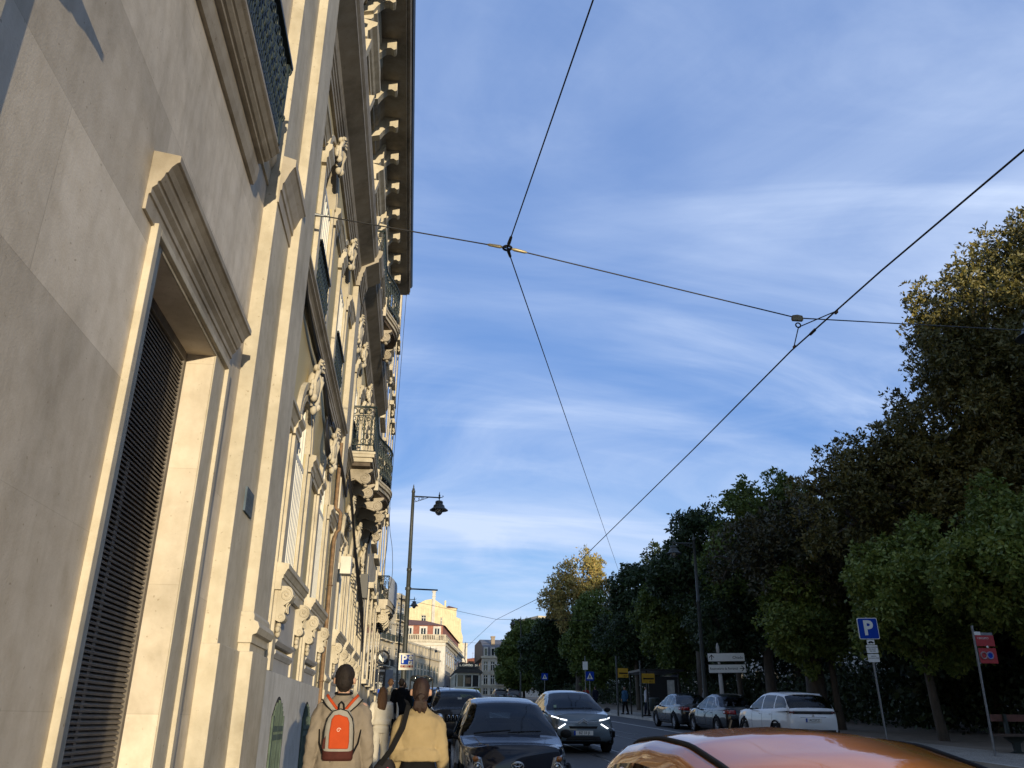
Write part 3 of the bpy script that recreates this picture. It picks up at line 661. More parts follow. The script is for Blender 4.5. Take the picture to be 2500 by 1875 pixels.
b = MB(); b.add([(-1.03,34.5,4.5),(-.89,35.25,4.42),(-.77,36.4,4.38),(-.765,37.2,4.36),(-1.03,34.5,5.42),(-.89,35.25,5.4),(-.77,36.4,5.36),(-.765,37.2,5.33)], [(0,1,5,4),(1,2,6,5),(2,3,7,6)])
o = tag(b.build('banner', mat('pale_grey_banner', (.45,.47,.50), .7, var=.15, scale=3)), 'pale grey banner hung round the front of the far curved balcony', 'banner')
o.modifiers.new('thick','SOLIDIFY').thickness = .01
# --- downpipe, cables, lamp box on the palace
b = MB(); b.tube([(-1.50,15.22,-1.6),(-1.50,15.22,3.0),(-1.47,15.22,3.15),(-1.42,15.22,3.2),(-1.42,15.22,3.5),(-1.47,15.22,3.56),(-1.52,15.22,3.6),(-1.52,15.22,4.85)], .035, 8)
for z in (-.9,.6,2.2): b.ring((-1.50,15.22,z), .042, .012, 'z', 12, 5)
tag(b.build('downpipe', M_RUST), 'rusty downpipe beside the pilaster on the palace front', 'pipe')
def cab(name, runs, r, label):
    b = MB()
    for pts in runs:
        q = []; P = [Vector(p) for p in pts]
        for i in range(len(P)-1):
            for k in range(6):
                t = k/6; a = P[max(i-1,0)]; d = P[min(i+2,len(P)-1)]; p1, p2 = P[i], P[i+1]
                q.append(.5*((2*p1)+(p2-a)*t+(2*a-5*p1+4*p2-d)*t*t+(3*p1-a-3*p2+d)*t**3))
        q.append(P[-1]); b.tube(q, r, 5)
    return tag(b.build(name, M_CABLE), label, 'cable')
R = random.Random(3); runs = []
for k in range(9):
    j = lambda s=.06: R.uniform(-s, s)
    runs.append([(WX+.05+j(.03),8.5+j(.08),6.3+j(.5)),(WX+.07,8.75+j(.08),5.6+j(.2)),(WX+.09+j(.03),9.0+j(.1),4.98+j()),(WX+.09+j(.03),10.2+j(),4.72+j()),(WX+.08,11.6,4.74+j()),(WX+.10+j(.03),12.6+j(.2),4.42+j(.1)),(WX+.08,13.6,4.62+j()),(WX+.09,14.8,4.5+j(.08)),(WX+.13,15.6,4.30+j(.05)),(WX+.16,16.2,4.1+j(.05)),(WX+.12,16.7,4.5+j(.1))])
for k in range(5): runs.append([(WX+.06,8.6+k*.05,6+R.uniform(-.4,.4)),(WX+.10+k*.01,8.56+k*.06,4.5),(WX+.08,8.52+k*.03,3.2),(WX+.06,8.5+k*.03,1.0)])
for k in range(4): runs.append([(WX+.1,12.4+R.uniform(-.1,.1),4.4),(WX+.14,12.1+.12*k,4.0),(WX+.16,12.45+.1*k,3.75+.05*k),(WX+.12,12.75,4.1),(WX+.1,12.5,4.5)])
cab('cable_bundle', runs, .019, 'tangled bundle of black cables strung along the palace front under the cornice')
runs = []
for k in range(5): runs.append([(WX+.14,16.7,4.6+.04*k),(WX+.22,17.4,3.9+.05*k),(WX+.2,19.2,3.5+.05*k),(WX+.2,21.5,2.9+.1*k),(WX+.2,24,2.3+.12*k),(WX+.15,25.9,1.8+.1*k)])
cab('cable_run', runs, .015, 'black cables sagging below the lower curved balcony of the palace')
runs = [[(-.80,25.5,13.6),(-.86,25.6,9),(-.90,25.7,6.0),(-.74,25.6,4.8),(-.70,25.6,4.0),(-.82,25.6,3.6),(-.98,25.6,4.1),(-.92,25.8,4.9),(-.90,25.9,6.2)]]
cab('loose_cable', runs, .008, 'thin loose cable dangling in a loop from the end of the palace eaves')
b = MB(); b.box(-1.46,-1.26,16.5,16.85,2.62,2.95); b.box(-1.6,-1.46,16.6,16.75,2.72,2.84); tag(b.build('alarm_box', mat('cream_box', (.6,.56,.47), .5, var=.1)), 'cream box mounted on the palace wall just past the pilaster', 'box')
b = MB(); b.box(-1.52,-1.3,23.6,24.0,3.1,3.75); b.tube([(-1.42,23.8,3.75),(-1.40,23.7,4.5),(-1.3,23.5,4.9)], .03, 6); b.tube([(-1.42,23.8,3.1),(-1.44,23.9,2.2)], .03, 6); tag(b.build('junction_box', M_BLACK), 'black electrical box under the end of the lower curved balcony', 'box')
# ------------------------------------------------------------------ trees
import numpy as np
M_BARK = mat('grey_brown_bark', (.085,.068,.050), .9, var=.4, scale=7, fine=40, bmp=.8, sc=(1,1,.25))
L_FIC = mat_leaf('ficus_leaf', (.070,.076,.022), (.190,.155,.042), .5, .08)
L_FIC2 = mat_leaf('dark_ficus_leaf', (.030,.038,.015), (.085,.070,.026), .5, .05)
L_ROW = mat_leaf('street_tree_leaf', (.065,.110,.022), (.165,.205,.045), .55, .2)
L_ROW2 = mat_leaf('deep_green_leaf', (.022,.045,.018), (.055,.085,.030), .5, .12)
L_ROWB = mat_leaf('light_green_leaf', (.095,.150,.030), (.230,.270,.060), .55, .22)
L_GOLD = mat_leaf('golden_leaf', (.26,.25,.08), (.48,.34,.12), .55, .2)
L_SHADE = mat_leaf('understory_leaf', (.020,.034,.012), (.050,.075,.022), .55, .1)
def leaf_mesh(name, m, C, D, size, asp, rng, parent=None, droop=0.0):
    """C: leaf bases, D: unit directions; each leaf one long pointed quad"""
    n = len(C); L_ = size*rng.uniform(.6, 1.25, n)[:,None]
    D = D.copy(); D[:,2] -= droop; D /= np.linalg.norm(D, axis=1)[:,None]+1e-9
    R_ = rng.normal(size=(n,3)); U = np.cross(D, R_); U /= np.linalg.norm(U, axis=1)[:,None]+1e-9
    Wd = L_*asp
    V = np.stack([C, C+D*L_*.45+U*Wd, C+D*L_, C+D*L_*.45-U*Wd], 1).reshape(-1,3).astype(np.float32)
    me = bpy.data.meshes.new(name); me.vertices.add(4*n); me.vertices.foreach_set('co', V.ravel())
    me.loops.add(4*n); me.loops.foreach_set('vertex_index', np.arange(4*n, dtype=np.int32))
    me.polygons.add(n); me.polygons.foreach_set('loop_start', np.arange(0,4*n,4,dtype=np.int32)); me.polygons.foreach_set('loop_total', np.full(n,4,dtype=np.int32))
    me.update(); me.validate(); me.materials.append(m)
    o = bpy.data.objects.new(name, me); COL.objects.link(o)
    if parent: o.parent = parent
    return o
def crown(name, m, blobs, seed, leaf, asp, per_m2, whorl, parent, lumps=.30, inner=.5, droop=.0, twig=1):
    rng = np.random.default_rng(seed); CC = []; DD = []
    for (bx,by,bz,r) in blobs:
        # uneven outline: boughs stick out as lumps of their own
        nl = max(6, int(7*r*r)); ld = rng.normal(size=(nl,3)); ld /= np.linalg.norm(ld,axis=1)[:,None]
        ls = rng.uniform(.22,.46,nl)*min(r,2.2)**.7; lc = np.array([bx,by,bz])+ld*(r*rng.uniform(.62,1.05,nl))[:,None]
        for c, s in zip(lc, ls):
            k = max(4, int(per_m2*4*pi*s*s/whorl*.9)); d = rng.normal(size=(k,3)); d /= np.linalg.norm(d,axis=1)[:,None]
            p = c+d*(s*rng.uniform(.45,1.08,k))[:,None]; CC.append(p); DD.append(d+.35*(p-np.array([bx,by,bz]))/r)
        k = int(per_m2*4*pi*(r*.75)**2/whorl*inner); d = rng.normal(size=(k,3)); d /= np.linalg.norm(d,axis=1)[:,None]
        p = np.array([bx,by,bz])+d*(r*rng.uniform(.35,.95,k))[:,None]; CC.append(p); DD.append(d)
    C = np.concatenate(CC); D = np.concatenate(DD); D /= np.linalg.norm(D,axis=1)[:,None]+1e-9
    n = len(C); C = np.repeat(C, whorl, 0); A = np.repeat(D, whorl, 0)
    Rr = rng.normal(size=A.shape); Rr -= A*(Rr*A).sum(1)[:,None]; Rr /= np.linalg.norm(Rr,axis=1)[:,None]+1e-9
    Dl = A*rng.uniform(.1,.9,len(A))[:,None]+Rr*.85+np.array([0,0,.12]); Dl /= np.linalg.norm(Dl,axis=1)[:,None]
    C = C+Dl*leaf*.08+rng.normal(size=C.shape)*leaf*.25
    return leaf_mesh(name, m, C, Dl, leaf, asp, rng, parent, droop)
def tree(name, label, x, y, blobs, trunk_r, leafm, seed, leaf, asp, per_m2, whorl, lean=(0,0), group=None, barkm=None, droop=0, inner=.5, fork=.45, multi=1):
    z0 = ground(y)+.10; t = thing(name, label, 'tree', (x,y,z0), group=group)
    bl = [(a-x,b-y,c-z0,r) for a,b,c,r in blobs]; rg = random.Random(seed); mb = MB()
    zlow = min(b[2]-b[3]*.7 for b in bl); top = max(bl, key=lambda b: b[2])
    fz = max(1.6, zlow*1.0+.2)
    F = Vector((lean[0], lean[1], fz))
    for q in range(multi):
        a0 = 2*pi*q/multi; o = Vector((cos(a0),sin(a0),0))*trunk_r*(1.0 if multi>1 else 0)
        mb.tube([o+Vector((0,0,-.25)), o+Vector((0,0,0)), o+F*.35+Vector((rg.uniform(-.06,.06),rg.uniform(-.06,.06),0)), o*.8+F], [trunk_r*1.5,trunk_r*1.12,trunk_r*.9,trunk_r*.75], 10)
    for b in bl:
        c = Vector(b[:3]); mid = F.lerp(c,.5)+Vector((rg.uniform(-.3,.3),rg.uniform(-.3,.3),.25*b[3]))
        mb.tube([F, F.lerp(mid,.5)+Vector((0,0,.1)), mid, c], [trunk_r*.55,trunk_r*.42,trunk_r*.32,trunk_r*.14], 7)
        for k in range(5):
            d = Vector((rg.gauss(0,1),rg.gauss(0,1),rg.gauss(.3,.8))).normalized()*b[3]*.95
            s_ = mid.lerp(c,rg.uniform(.3,1)); mb.tube([s_, s_+d*.5+Vector((0,0,.1)), s_+d], [trunk_r*.16,trunk_r*.10,.012], 5)
    mb.build('trunk', barkm or M_BARK, t)
    crown('crown', leafm, bl, seed, leaf, asp, per_m2, whorl, t, droop=droop, inner=inner)
    return t
FIC = [(24.26,27,16.08,3.24),(21.74,27,14.65,2.45),(20.9,28,13.64,1.75),(23.81,26,12.75,3.06),(22.5,28,11.94,2.7),(22.1,30,11.86,2.4),(20.3,30,10.54,1.75),(23.33,28,9.32,3.0),(21.71,30,8.88,2.6),(19.1,31,9.1,1.8),(18.4,32,9.9,1.75),(19.6,31,7.52,2.1),(17.9,32,7.87,1.8),(22.74,29,7.0,2.6),(17.4,33,8.9,1.5),(19.6,31.5,10.6,1.5),(26.82,27,18.01,2.98),(27.5,29,13,3.2),(26.5,31,9,3.2),(25.5,32,15.5,3.0)]
tree('ficus_tree', 'huge ficus at the right edge with its upper leaves lit gold by low sun', 24.5, 29.5, FIC, .75, L_FIC, 11, .20, .22, 62, 7, multi=3)
tree('ficus_tree', 'dark rust leaved ficus spreading behind the tall park lamp left of the huge ficus', 17.6, 36.5, [(16.87,36,8.0,2.0),(15.55,37,7.5,1.6),(17.56,35,6.89,1.95),(19.96,34,6.37,2.17),(14.8,38,7.2,1.15),(16.22,36,6.4,1.7),(18.8,37,8.2,1.6)], .45, L_FIC2, 12, .22, .22, 50, 7)
tree('park_tree', 'bright green bushy tree rising above the dark ficus wing in the park', 19.2, 45, [(19.16,44,11.2,1.9),(17.7,45,10.9,1.5),(20.85,44,11.4,1.6),(19.2,45,8.8,2.2),(17.8,45,8.3,1.9),(20.8,46,8.2,2)], .3, L_ROW, 13, .24, .26, 62, 5)
tree('park_tree', 'feathery dark green tree with ragged sprays beside the park lamp head', 18.0, 52.5, [(18.01,52,11.2,1.7),(16.95,52,9.67,1.6),(19.19,52,10.63,1.8),(16.3,53,8.9,1.3),(17.8,53,8.4,2)], .3, L_ROW2, 14, .34, .2, 44, 5)
tree('golden_tree', 'golden yellow tree lit by the sun above the row of dark trees', 17.8, 92, [(18.66,92,15.3,2.3),(16.2,92,13.4,2.1),(20.6,92,12.75,2.1),(17.53,92,11.68,2.8),(14.9,92,12.4,1.3),(19.7,92,16.6,1.2),(16.9,93,15.6,1.2),(20,91,10,2.2)], .34, L_GOLD, 15, .36, .2, 20, 5, inner=.35)
ROWS = [
 ((19.0,24.2), [(18.2,24,4.9,2.0),(19.0,23.6,4.0,1.9),(17.5,24.4,4.0,1.45),(20.2,24,4.6,1.9)], 'near street tree at the right edge partly out of frame behind the red sign'),
 ((17.75,28.0), [(17.7,28,4.96,1.9),(16.74,28,3.97,1.55),(18.41,28,3.69,1.7),(17.49,28,3.35,1.55),(17.5,28.8,4.2,1.6)], 'street tree with leaning slim trunk right of the blue parking sign'),
 ((18.3,36.0), [(17.81,36,5.22,1.8),(16.41,36,4.38,1.55),(18.54,36,4.23,1.7),(17.17,36,3.61,1.5)], 'street tree behind the white car with lime tinted crown'),
 ((17.9,46.0), [(18.06,46,6.3,1.95),(16.62,46,5.26,1.65),(19.01,46,5.06,1.85),(17.59,46,4.29,1.6)], 'street tree just left of the two white direction signs'),
 ((17.9,57.0), [(18.04,57,7.5,2.2),(16.65,57,6.3,1.75),(19.24,57,6.18,1.95),(17.52,57,4.93,1.9)], 'street tree over the bus shelter and its yellow signs'),
 ((18.0,68.0), [(18.64,68,10.0,2.2),(17.94,68,8.01,2.3),(16.71,68,6.53,1.9),(18.96,68,5.5,2.1)], 'tallest of the street trees just right of the golden tree'),
 ((17.4,82.0), [(17.9,82,9.14,2.4),(16.46,82,6.95,2.05),(19.18,82,6.57,2.2),(17.4,82,5.2,2)], 'dark street tree in front of the golden tree'),
 ((16.4,97.0), [(16.8,97,9.6,2.4),(15.0,97,7.8,2.3),(17.82,97,6.6,2.3),(15.6,97,5.6,2.1),(14.4,97,6.4,1.8)], 'second dark street tree from the far end of the row'),
 ((15.0,115.0), [(15.6,115,10.4,2.5),(13.9,115,8.4,2.4),(16.5,115,7.0,2.4),(13.3,115,6.2,2.2),(15,115,6.5,2.4),(17,116,9.2,2.3)], 'farthest street tree, standing against the pale grey corner building')]
for k, ((x,y), bl, lb) in enumerate(ROWS):
    tree('street_tree', lb, x, y, bl, .17 if y < 60 else .2, L_ROWB if k in (0,1,2) else (L_ROW2 if k%2 else L_ROW), 30+k, .115+.0021*y, .28, 190 if y<40 else 80, 5, lean=(-.22,.0) if k==1 else (-.1,.05), group='street trees along the park pavement', droop=.25)
# park interior: big dark trees closing the view, shrubs and hedge under them
PK = [(27,22,8,4.2),(31,30,10,5),(25,40,7,3.6),(30,44,10,5),(25,54,8,4),(29,62,11,5.2),(24,70,8,3.8),(28,80,11,5),(24,92,9,4),(28,106,11,5),(22,124,9,4.5),(22,60,7,3),(36,20,12,5.5),(23.5,33,4.5,3.0)]
LBL = ['behind the bench','deep behind the blue parking sign','behind the white car','far behind the direction signs','behind the grey lamp post','behind the bus shelter','behind the tallest street tree','beyond the pedestrian crossing sign','right of the golden tree','beyond the farthest yellow sign','at the far end of the park','beside the bus shelter seats','right of everything behind the red sign','low among the ficus trunks']
for k, (x,y,z,r) in enumerate(PK):
    q = random.Random(60+k); bl = [(x,y,z-1,r)]+[(x+q.uniform(-.7,.7)*r, y+q.uniform(-.7,.7)*r, z+q.uniform(-.8,.5)*r, r*.62) for _ in range(5)]
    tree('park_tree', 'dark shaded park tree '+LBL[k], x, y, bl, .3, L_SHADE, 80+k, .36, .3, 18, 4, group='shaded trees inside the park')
rng = np.random.default_rng(5); CC = []
for y in np.arange(14, 130, 1.1):
    for x0 in (23.5, 26.0, 30.0):
        h = rng.uniform(1.6, 3.6)*(1.25 if x0 > 25 else .8); k = 300 if y < 60 else 160
        p = np.stack([x0+rng.normal(0,.9,k)-max(0,(y-75)*.05), y+rng.uniform(-.9,.9,k), ground(y)+.1+h*rng.uniform(0,1,k)**.8], 1); CC.append(p)
CC = np.concatenate(CC); D = rng.normal(size=CC.shape)+np.array([-.3,0,.4]); D /= np.linalg.norm(D,axis=1)[:,None]
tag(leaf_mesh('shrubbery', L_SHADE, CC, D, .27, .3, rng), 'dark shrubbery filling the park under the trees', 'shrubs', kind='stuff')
# ------------------------------------------------------------------ unseen house and low block added behind the viewer to shade street and park
FA = thing('shade_block', 'low unseen block added beside the house behind the viewer to shade the parked cars', 'building', (8.3,-25,-2.9)); b = MB(); b.box(0,3.38,-6,6,-1,6.1); b.build('wall', M_STONE, FA); b = MB(); b.box(-.15,3.38,-6.1,6.1,6.101,6.35); b.build('cornice', M_STONE_DK, FA)
F = thing('shade_house', 'tall pale house behind the viewer, unseen, placed and sized to shade street and park', 'building', (11.7, -25, -2.9))
b = MB(); b.box(0, 90, -6, 6, -1, SHADE_H+2.9); b.build('wall', M_STONE, F)
b = MB(); b.box(-.2, 90, -6.2, 6.2, SHADE_H+2.901, SHADE_H+3.4); b.build('cornice', M_STONE_DK, F)
for i in range(6):
    for j in range(3):
        b = MB(); y = -4+j*4; b.box(-.06,.01,y-.7,y+.7,1.6+i*3.1,3.6+i*3.1); b.build('window', M_GLASS, F)
# ------------------------------------------------------------------ buildings at the end of the street
M_CREAM = mat_stone('cream_render', (.62,.54,.40), stain=.22); M_PALE = mat_stone('pale_grey_render', (.60,.57,.52), stain=.25)
M_YELLOW = mat_stone('pale_yellow_render', (.66,.57,.36), stain=.18); M_TILE = mat_tiles('clay_tiles', (.36,.15,.09)); M_SLATE = mat('grey_slate', (.16,.16,.17), .7, var=.3, scale=1)
class Loc:
    """facade frame: s along the wall, h up, d outwards"""
    def __init__(s, x0, y0, x1, y1, out=1):
        s.o = Vector((x0,y0,0)); s.u = Vector((x1-x0,y1-y0,0)); s.len = s.u.length; s.u.normalize(); s.n = Vector((s.u.y,-s.u.x,0))*out
    def P(s, a, h, d): v = s.o+s.u*a+s.n*d; return (v.x,v.y,h)
    def box(s, mb, a0,a1,h0,h1,d0,d1):
        vs = [s.P(a,h,d) for h in (h0,h1) for d in (d0,d1) for a in (a0,a1)]
        mb.add(vs, [(0,2,3,1),(4,5,7,6),(0,1,5,4),(2,6,7,3),(0,4,6,2),(1,3,7,5)])
def win_at(L_, p, a, h, w, ht, arch=False, bal=False, shut=None, frame=None, depth=.0):
    b = MB(); L_.box(b, a-w/2-.16,a+w/2+.16,h-.1,h+ht+.18,-.1,.07); L_.box(b, a-w/2-.25,a+w/2+.25,h+ht+.18,h+ht+.30,-.1,.18); L_.box(b, a-w/2-.22,a+w/2+.22,h-.22,h-.1,-.1,.16)
    if arch:
        n = 9; A = [L_.P(a+(w/2+.14)*cos(pi*i/n), h+ht+.15+(w/2+.1)*sin(pi*i/n), .075) for i in range(n+1)]; b.add(A, [tuple(range(n+1))])
    f = wb(b, 'window', frame or M_STONE, p)
    b = MB(); L_.box(b, a-w/2,a+w/2,h,h+ht,.05,.085)
    if arch: n = 9; b.add([L_.P(a+(w/2-.04)*cos(pi*i/n), h+ht+.15+(w/2-.06)*sin(pi*i/n), .09) for i in range(n+1)], [tuple(range(n+1))])
    sub(b, 'pane', shut or M_GLASS, f)
    b = MB(); L_.box(b, a-.05,a+.05,h,h+ht,.086,.10); L_.box(b, a-w/2,a+w/2,h+ht*.68,h+ht*.74,.086,.099); sub(b, 'glazing_bar', M_WHITE, f)
    if bal:
        b = MB(); L_.box(b, a-w/2-.4,a+w/2+.4,h-.35,h-.2,-.1,.75); k = 0; s = -w/2-.38
        g = MB(); L_.box(g, a-w/2-.4,a+w/2+.4,h+.72,h+.78,.68,.74)
        while s < w/2+.39: L_.box(g, a+s-.02,a+s+.02,h-.2,h+.72,.69,.73); s += .15
        for e in (-1,1): L_.box(g, a+e*(w/2+.38)-.02,a+e*(w/2+.38)+.02,h+.68,h+.78,.0,.7); L_.box(g, a+e*(w/2+.38)-.015,a+e*(w/2+.38)+.015,h-.2,h+.68,.3,.4)
        o = sub(b, 'balcony_slab', M_STONE, f); sub(g, 'railing', M_IRON, f)
    return f
# cream house with iron balconies, set at a bend (far left)
PE = thing('balcony_house', 'cream house with iron balconies and arched top windows beyond the grey banner', 'building', (-3, 136, 3))
La = Loc(-5.2,126,-2.86,135); Lb = Loc(-2.86,135,-1.36,140)
b = MB(); g = ground(130)
def block(mb, L_, h0, h1, back=9): L_.box(mb, 0, L_.len, h0, h1, -back, 0)
block(b, La, g-1, 17.6); block(b, Lb, g-1, 18.4); wb(b, 'wall', M_CREAM, PE)
b = MB(); La.box(b,-.1,La.len,17.6,18.3,-.2,.45); Lb.box(b,0,Lb.len+.1,17.9,18.6,-.2,.5); Lb.box(b,0,Lb.len+.1,13.9,14.2,-.1,.25); La.box(b,0,La.len,13.7,13.95,-.1,.2); wb(b, 'cornice', M_STONE, PE)
for h, bl in ((4.0,False),(7.6,True),(11.2,True),(14.6,False)):
    for a in (1.6,4.2,6.8): win_at(La, PE, a, h, 1.1, 2.2, bal=bl)
    for a in (1.4,3.7): win_at(Lb, PE, a, h+.2, 1.0, 1.9, arch=True, bal=h>9)
# low palace wall with long windows and a parapet
PL = thing('low_palace', 'long low cream palace with a panelled parapet beside the tram', 'building', (3, 190, 4.7))
Lc = Loc(-1.05,175,6.52,200); b = MB(); Lc.box(b,0,Lc.len,3,14.3,-10,0); wb(b, 'wall', M_CREAM, PL)
b = MB(); Lc.box(b,0,Lc.len,12.3,12.7,-.1,.35); Lc.box(b,0,Lc.len,14.3,14.7,-.4,.2); wb(b, 'cornice', M_STONE, PL)
a = .8
while a < Lc.len: b = MB(); Lc.box(b,a-.25,a+.25,12.7,14.3,0,.14); wb(b, 'parapet_pier', M_STONE, PL); a += 2.45
b = MB(); b.add([Lc.P(0,14.7,-.5),Lc.P(Lc.len*.45,14.7,-.5),Lc.P(Lc.len*.40,16.2,-8),Lc.P(0,17.5,-8)], [(0,1,2,3)]); wb(b, 'roof', M_TILE, PL)
for k in range(10): win_at(Lc, PL, 1.6+k*2.5, 7.6, 1.05, 3.2, shut=M_GREENSH)
for k in range(10): win_at(Lc, PL, 1.6+k*2.5, 4.9, .9, 1.2)
# white corner mansion with balustrade and tiled mansard
PW = thing('white_mansion', 'white corner mansion with roof balustrade and pink tiled mansard dormers', 'building', (5, 205, 5.3))
Ld = Loc(-2,207,8.0,207); Le = Loc(8.0,207,15.3,262)
b = MB(); b.prism([(-2,207),(8,207),(15.3,262),(-2,262)],'z',3,17.2); wb(b, 'wall', M_PALE, PW)
b = MB()
for L_ in (Ld, Le): L_.box(b,0,L_.len,17.2,17.75,-.3,.55); L_.box(b,0,L_.len,16.4,16.6,-.1,.15); L_.box(b,0,L_.len,18.75,19.0,-.4,.1)
wb(b, 'cornice', M_STONE, PW)
b = MB()
for L_ in (Ld, Le):
    a = .3
    while a < L_.len:
        if int(a/.42)%9 == 0: L_.box(b,a-.4,a+.4,17.75,18.75,-.3,.05)
        else: L_.box(b,a-.11,a+.11,17.75,18.75,-.22,-.02)
        a += .42
wb(b, 'balustrade', M_STONE, PW)
b = MB()
b.prism([(-2,208.4),(7.3,208.4),(13.8,258),(-2,258)],'z',17.75,21.2); wb(b, 'mansard', mat_tiles('pink_mansard_tiles', (.42,.17,.12)), PW)
b = MB(); b.add([(-2,207.9,21.2),(7.8,207.9,21.2),(14.4,258.5,21.2),(-2,258.5,21.2),(-2,225,24.3),(3.5,225,24.0),(8,240,24)], [(0,1,5,4),(1,2,6,5),(2,3,4,5,6)]); wb(b, 'roof', M_TILE, PW)
for a in (1.2,4.6,7.9):
    b = MB(); Ld.box(b,a-.95,a+.95,17.8,21.0,-3,-1.2); f = wb(b, 'dormer', M_PALE, PW); b = MB(); Ld.box(b,a-.55,a+.55,18.6,20.5,-1.25,-1.18); sub(b, 'pane', M_GLASS, f); b = MB(); Ld.box(b,a-.06,a+.06,18.6,20.5,-1.18,-1.15); sub(b, 'glazing_bar', M_WHITE, f)
for k in range(9):
    win_at(Le, PW, 3.5+k*5.6, 12.3, 1.7, 2.6, arch=True); win_at(Le, PW, 3.5+k*5.6, 7.5, 1.5, 2.4)
for k in range(3): win_at(Ld, PW, 1.5+k*3.2, 12.4, 1.2, 2.4)
b = MB(); Le.box(b,1,14,7.2,10.9,0,.12); wb(b, 'shop_front', mat('blue_grey_shopfront', (.11,.13,.17), .5, var=.2, scale=1), PW)
# big yellow gable behind
PY = thing('yellow_gable', 'big blank pale yellow gable wall with a chimney above the white mansion', 'building', (6, 260, 7))
zg = [(-4,30.2),(-1.4,31.6),(3.6,34.2),(5.9,34.6),(9.2,32.6),(10.4,31.9),(10.4,31.2),(13.3,29.2),(14.6,28.7),(14.8,25),(15.3,23.5),(15.3,6),(-4,6)]
b = MB(); b.prism(zg,'y',262,290); wb(b, 'wall', M_YELLOW, PY)
b = MB(); b.box(5.6,6.5,261.4,262.6,20,36.6); b.box(5.4,6.7,261.3,262.7,36.6,36.9); b.box(5.5,6.6,261.3,262.7,35.2,35.4); wb(b, 'chimney', M_PALE, PY)
b = MB(); b.box(9.5,13.2,263,280,29,32); b.box(9.4,9.9,262.5,263.5,31,34.2); wb(b, 'attic_room', M_YELLOW, PY)
b = MB(); b.add([(9.2,262.8,32),(13.5,262.8,32),(13.5,281,32),(9.2,281,32),(11,270,33.6)], [(0,1,4),(1,2,4),(2,3,4),(3,0,4)]); wb(b, 'roof', M_TILE, PY)
b = MB(); b.add([(-1.5,262.2,31.6),(3.6,262.2,34.3),(2,275,35)], [(0,1,2)]); wb(b, 'side_roof', M_SLATE, PY)
Lf = Loc(-4,261.98,15,261.98)
for a,h,w,ht in ((7.2,27.2,1.2,2.3),(7.0,22.8,1.7,1.6),(12.6,26.8,.35,2.0)): win_at(Lf, PY, a, h, w, ht)
b = MB(); b.box(-4,1.4,255,261,22,25.6); b.add([(-4,254.8,27),(0,254.8,26.6),(1.8,254.8,25.6),(1.8,261,25.6),(-4,261,27)], [(0,1,2,3,4)]); wb(b, 'lean_to', M_CREAM, PY)
# buildings on the far right of the street
PG = thing('grey_corner_block', 'pale grey corner block with mansard, two chimneys and iron balconies, half behind trees', 'building', (20, 210, 5.6))
Lg = Loc(34,211,17.2,211); Lh = Loc(17.2,211,20,260,-1)
b = MB(); b.prism([(17.2,211),(36,211),(38,260),(20,260)],'z',3,14.0); wb(b, 'wall', M_PALE, PG)
Lg = Loc(17.2,211,34,211)
b = MB(); Lg.box(b,-.3,Lg.len,14.0,14.5,-.4,.5); Lg.box(b,-.1,Lg.len,10.6,10.85,-.1,.2); Lg.box(b,-.1,Lg.len,7.6,7.85,-.1,.25); wb(b, 'cornice', M_STONE, PG)
b = MB(); b.prism([(211.4,14.5),(212.6,16.9),(222,19.3),(240,19.3),(240,14.5)],'x',17.4,36); wb(b, 'mansard', M_SLATE, PG)
for x in (20.1,24.4): b = MB(); b.box(x-.45,x+.45,214,215.2,15,19.2 if x<22 else 20.3); b.box(x-.55,x+.55,213.9,215.3,19.2 if x<22 else 20.3,19.5 if x<22 else 20.6); wb(b, 'chimney', mat('brown_chimney', (.28,.22,.16), .8), PG)
for a in (.9,2.6,4.3,6.0,7.7,9.4):
    win_at(Lg, PG, a, 11.2, .8, 2.0); win_at(Lg, PG, a, 8.1, .8, 2.0, bal=a>4); win_at(Lg, PG, a, 5.8, .9, 1.3)
    b = MB(); Lg.box(b,a-.5,a+.5,14.5,16.6,-1.6,-.2); f = wb(b, 'dormer', M_PALE, PG); b = MB(); Lg.box(b,a-.3,a+.3,14.7,16.3,-.21,-.17); sub(b, 'pane', M_GLASS, f)
PR = thing('red_roofed_house', 'house with orange red tiled roof closing the street behind the tram', 'building', (20, 300, 8))
b = MB(); b.box(17,26,300,315,6,17.6); wb(b, 'wall', M_CREAM, PR)
b = MB(); b.add([(16.8,299.5,17.6),(26.5,299.5,17.6),(26.5,316,17.6),(16.8,316,17.6),(19.5,305,20.0),(23,305,20.4)], [(0,1,5,4),(1,2,5),(2,3,4,5),(3,0,4)]); wb(b, 'roof', mat_tiles('orange_tiles', (.50,.17,.07)), PR)
b = MB(); b.box(21.5,21.6,305,305.1,20,22.4); b.box(21.1,22,305,305.05,21.8,21.86); wb(b, 'aerial', M_BLACK, PR)
PT = thing('narrow_tower_house', 'narrow pale house rising behind the far end of the white mansion', 'building', (17, 280, 8))
b = MB(); b.box(15.6,18.1,282,296,6,22.9); wb(b, 'wall', M_PALE, PT); b = MB(); b.box(15.5,18.2,281.9,296.1,22.9,23.3); wb(b, 'cornice', M_STONE, PT); b = MB(); b.tube([(17.4,281.5,18),(17.4,281.5,23.6)], .12, 6); wb(b, 'flue', M_BLACK, PT)
PK_ = thing('park_side_mansion', 'dark balustraded mansion roofline showing above the trees left of the golden tree', 'building', (27, 170, 4))
Lk = Loc(24.7,168,37,172); b = MB(); Lk.box(b,0,Lk.len,3,15.6,-10,0); wb(b, 'wall', M_PALE, PK_); b = MB(); Lk.box(b,-.2,Lk.len,15.6,16.0,-.3,.4); Lk.box(b,0,Lk.len,19.0,19.4,-10,.1); wb(b, 'cornice', M_STONE, PK_)
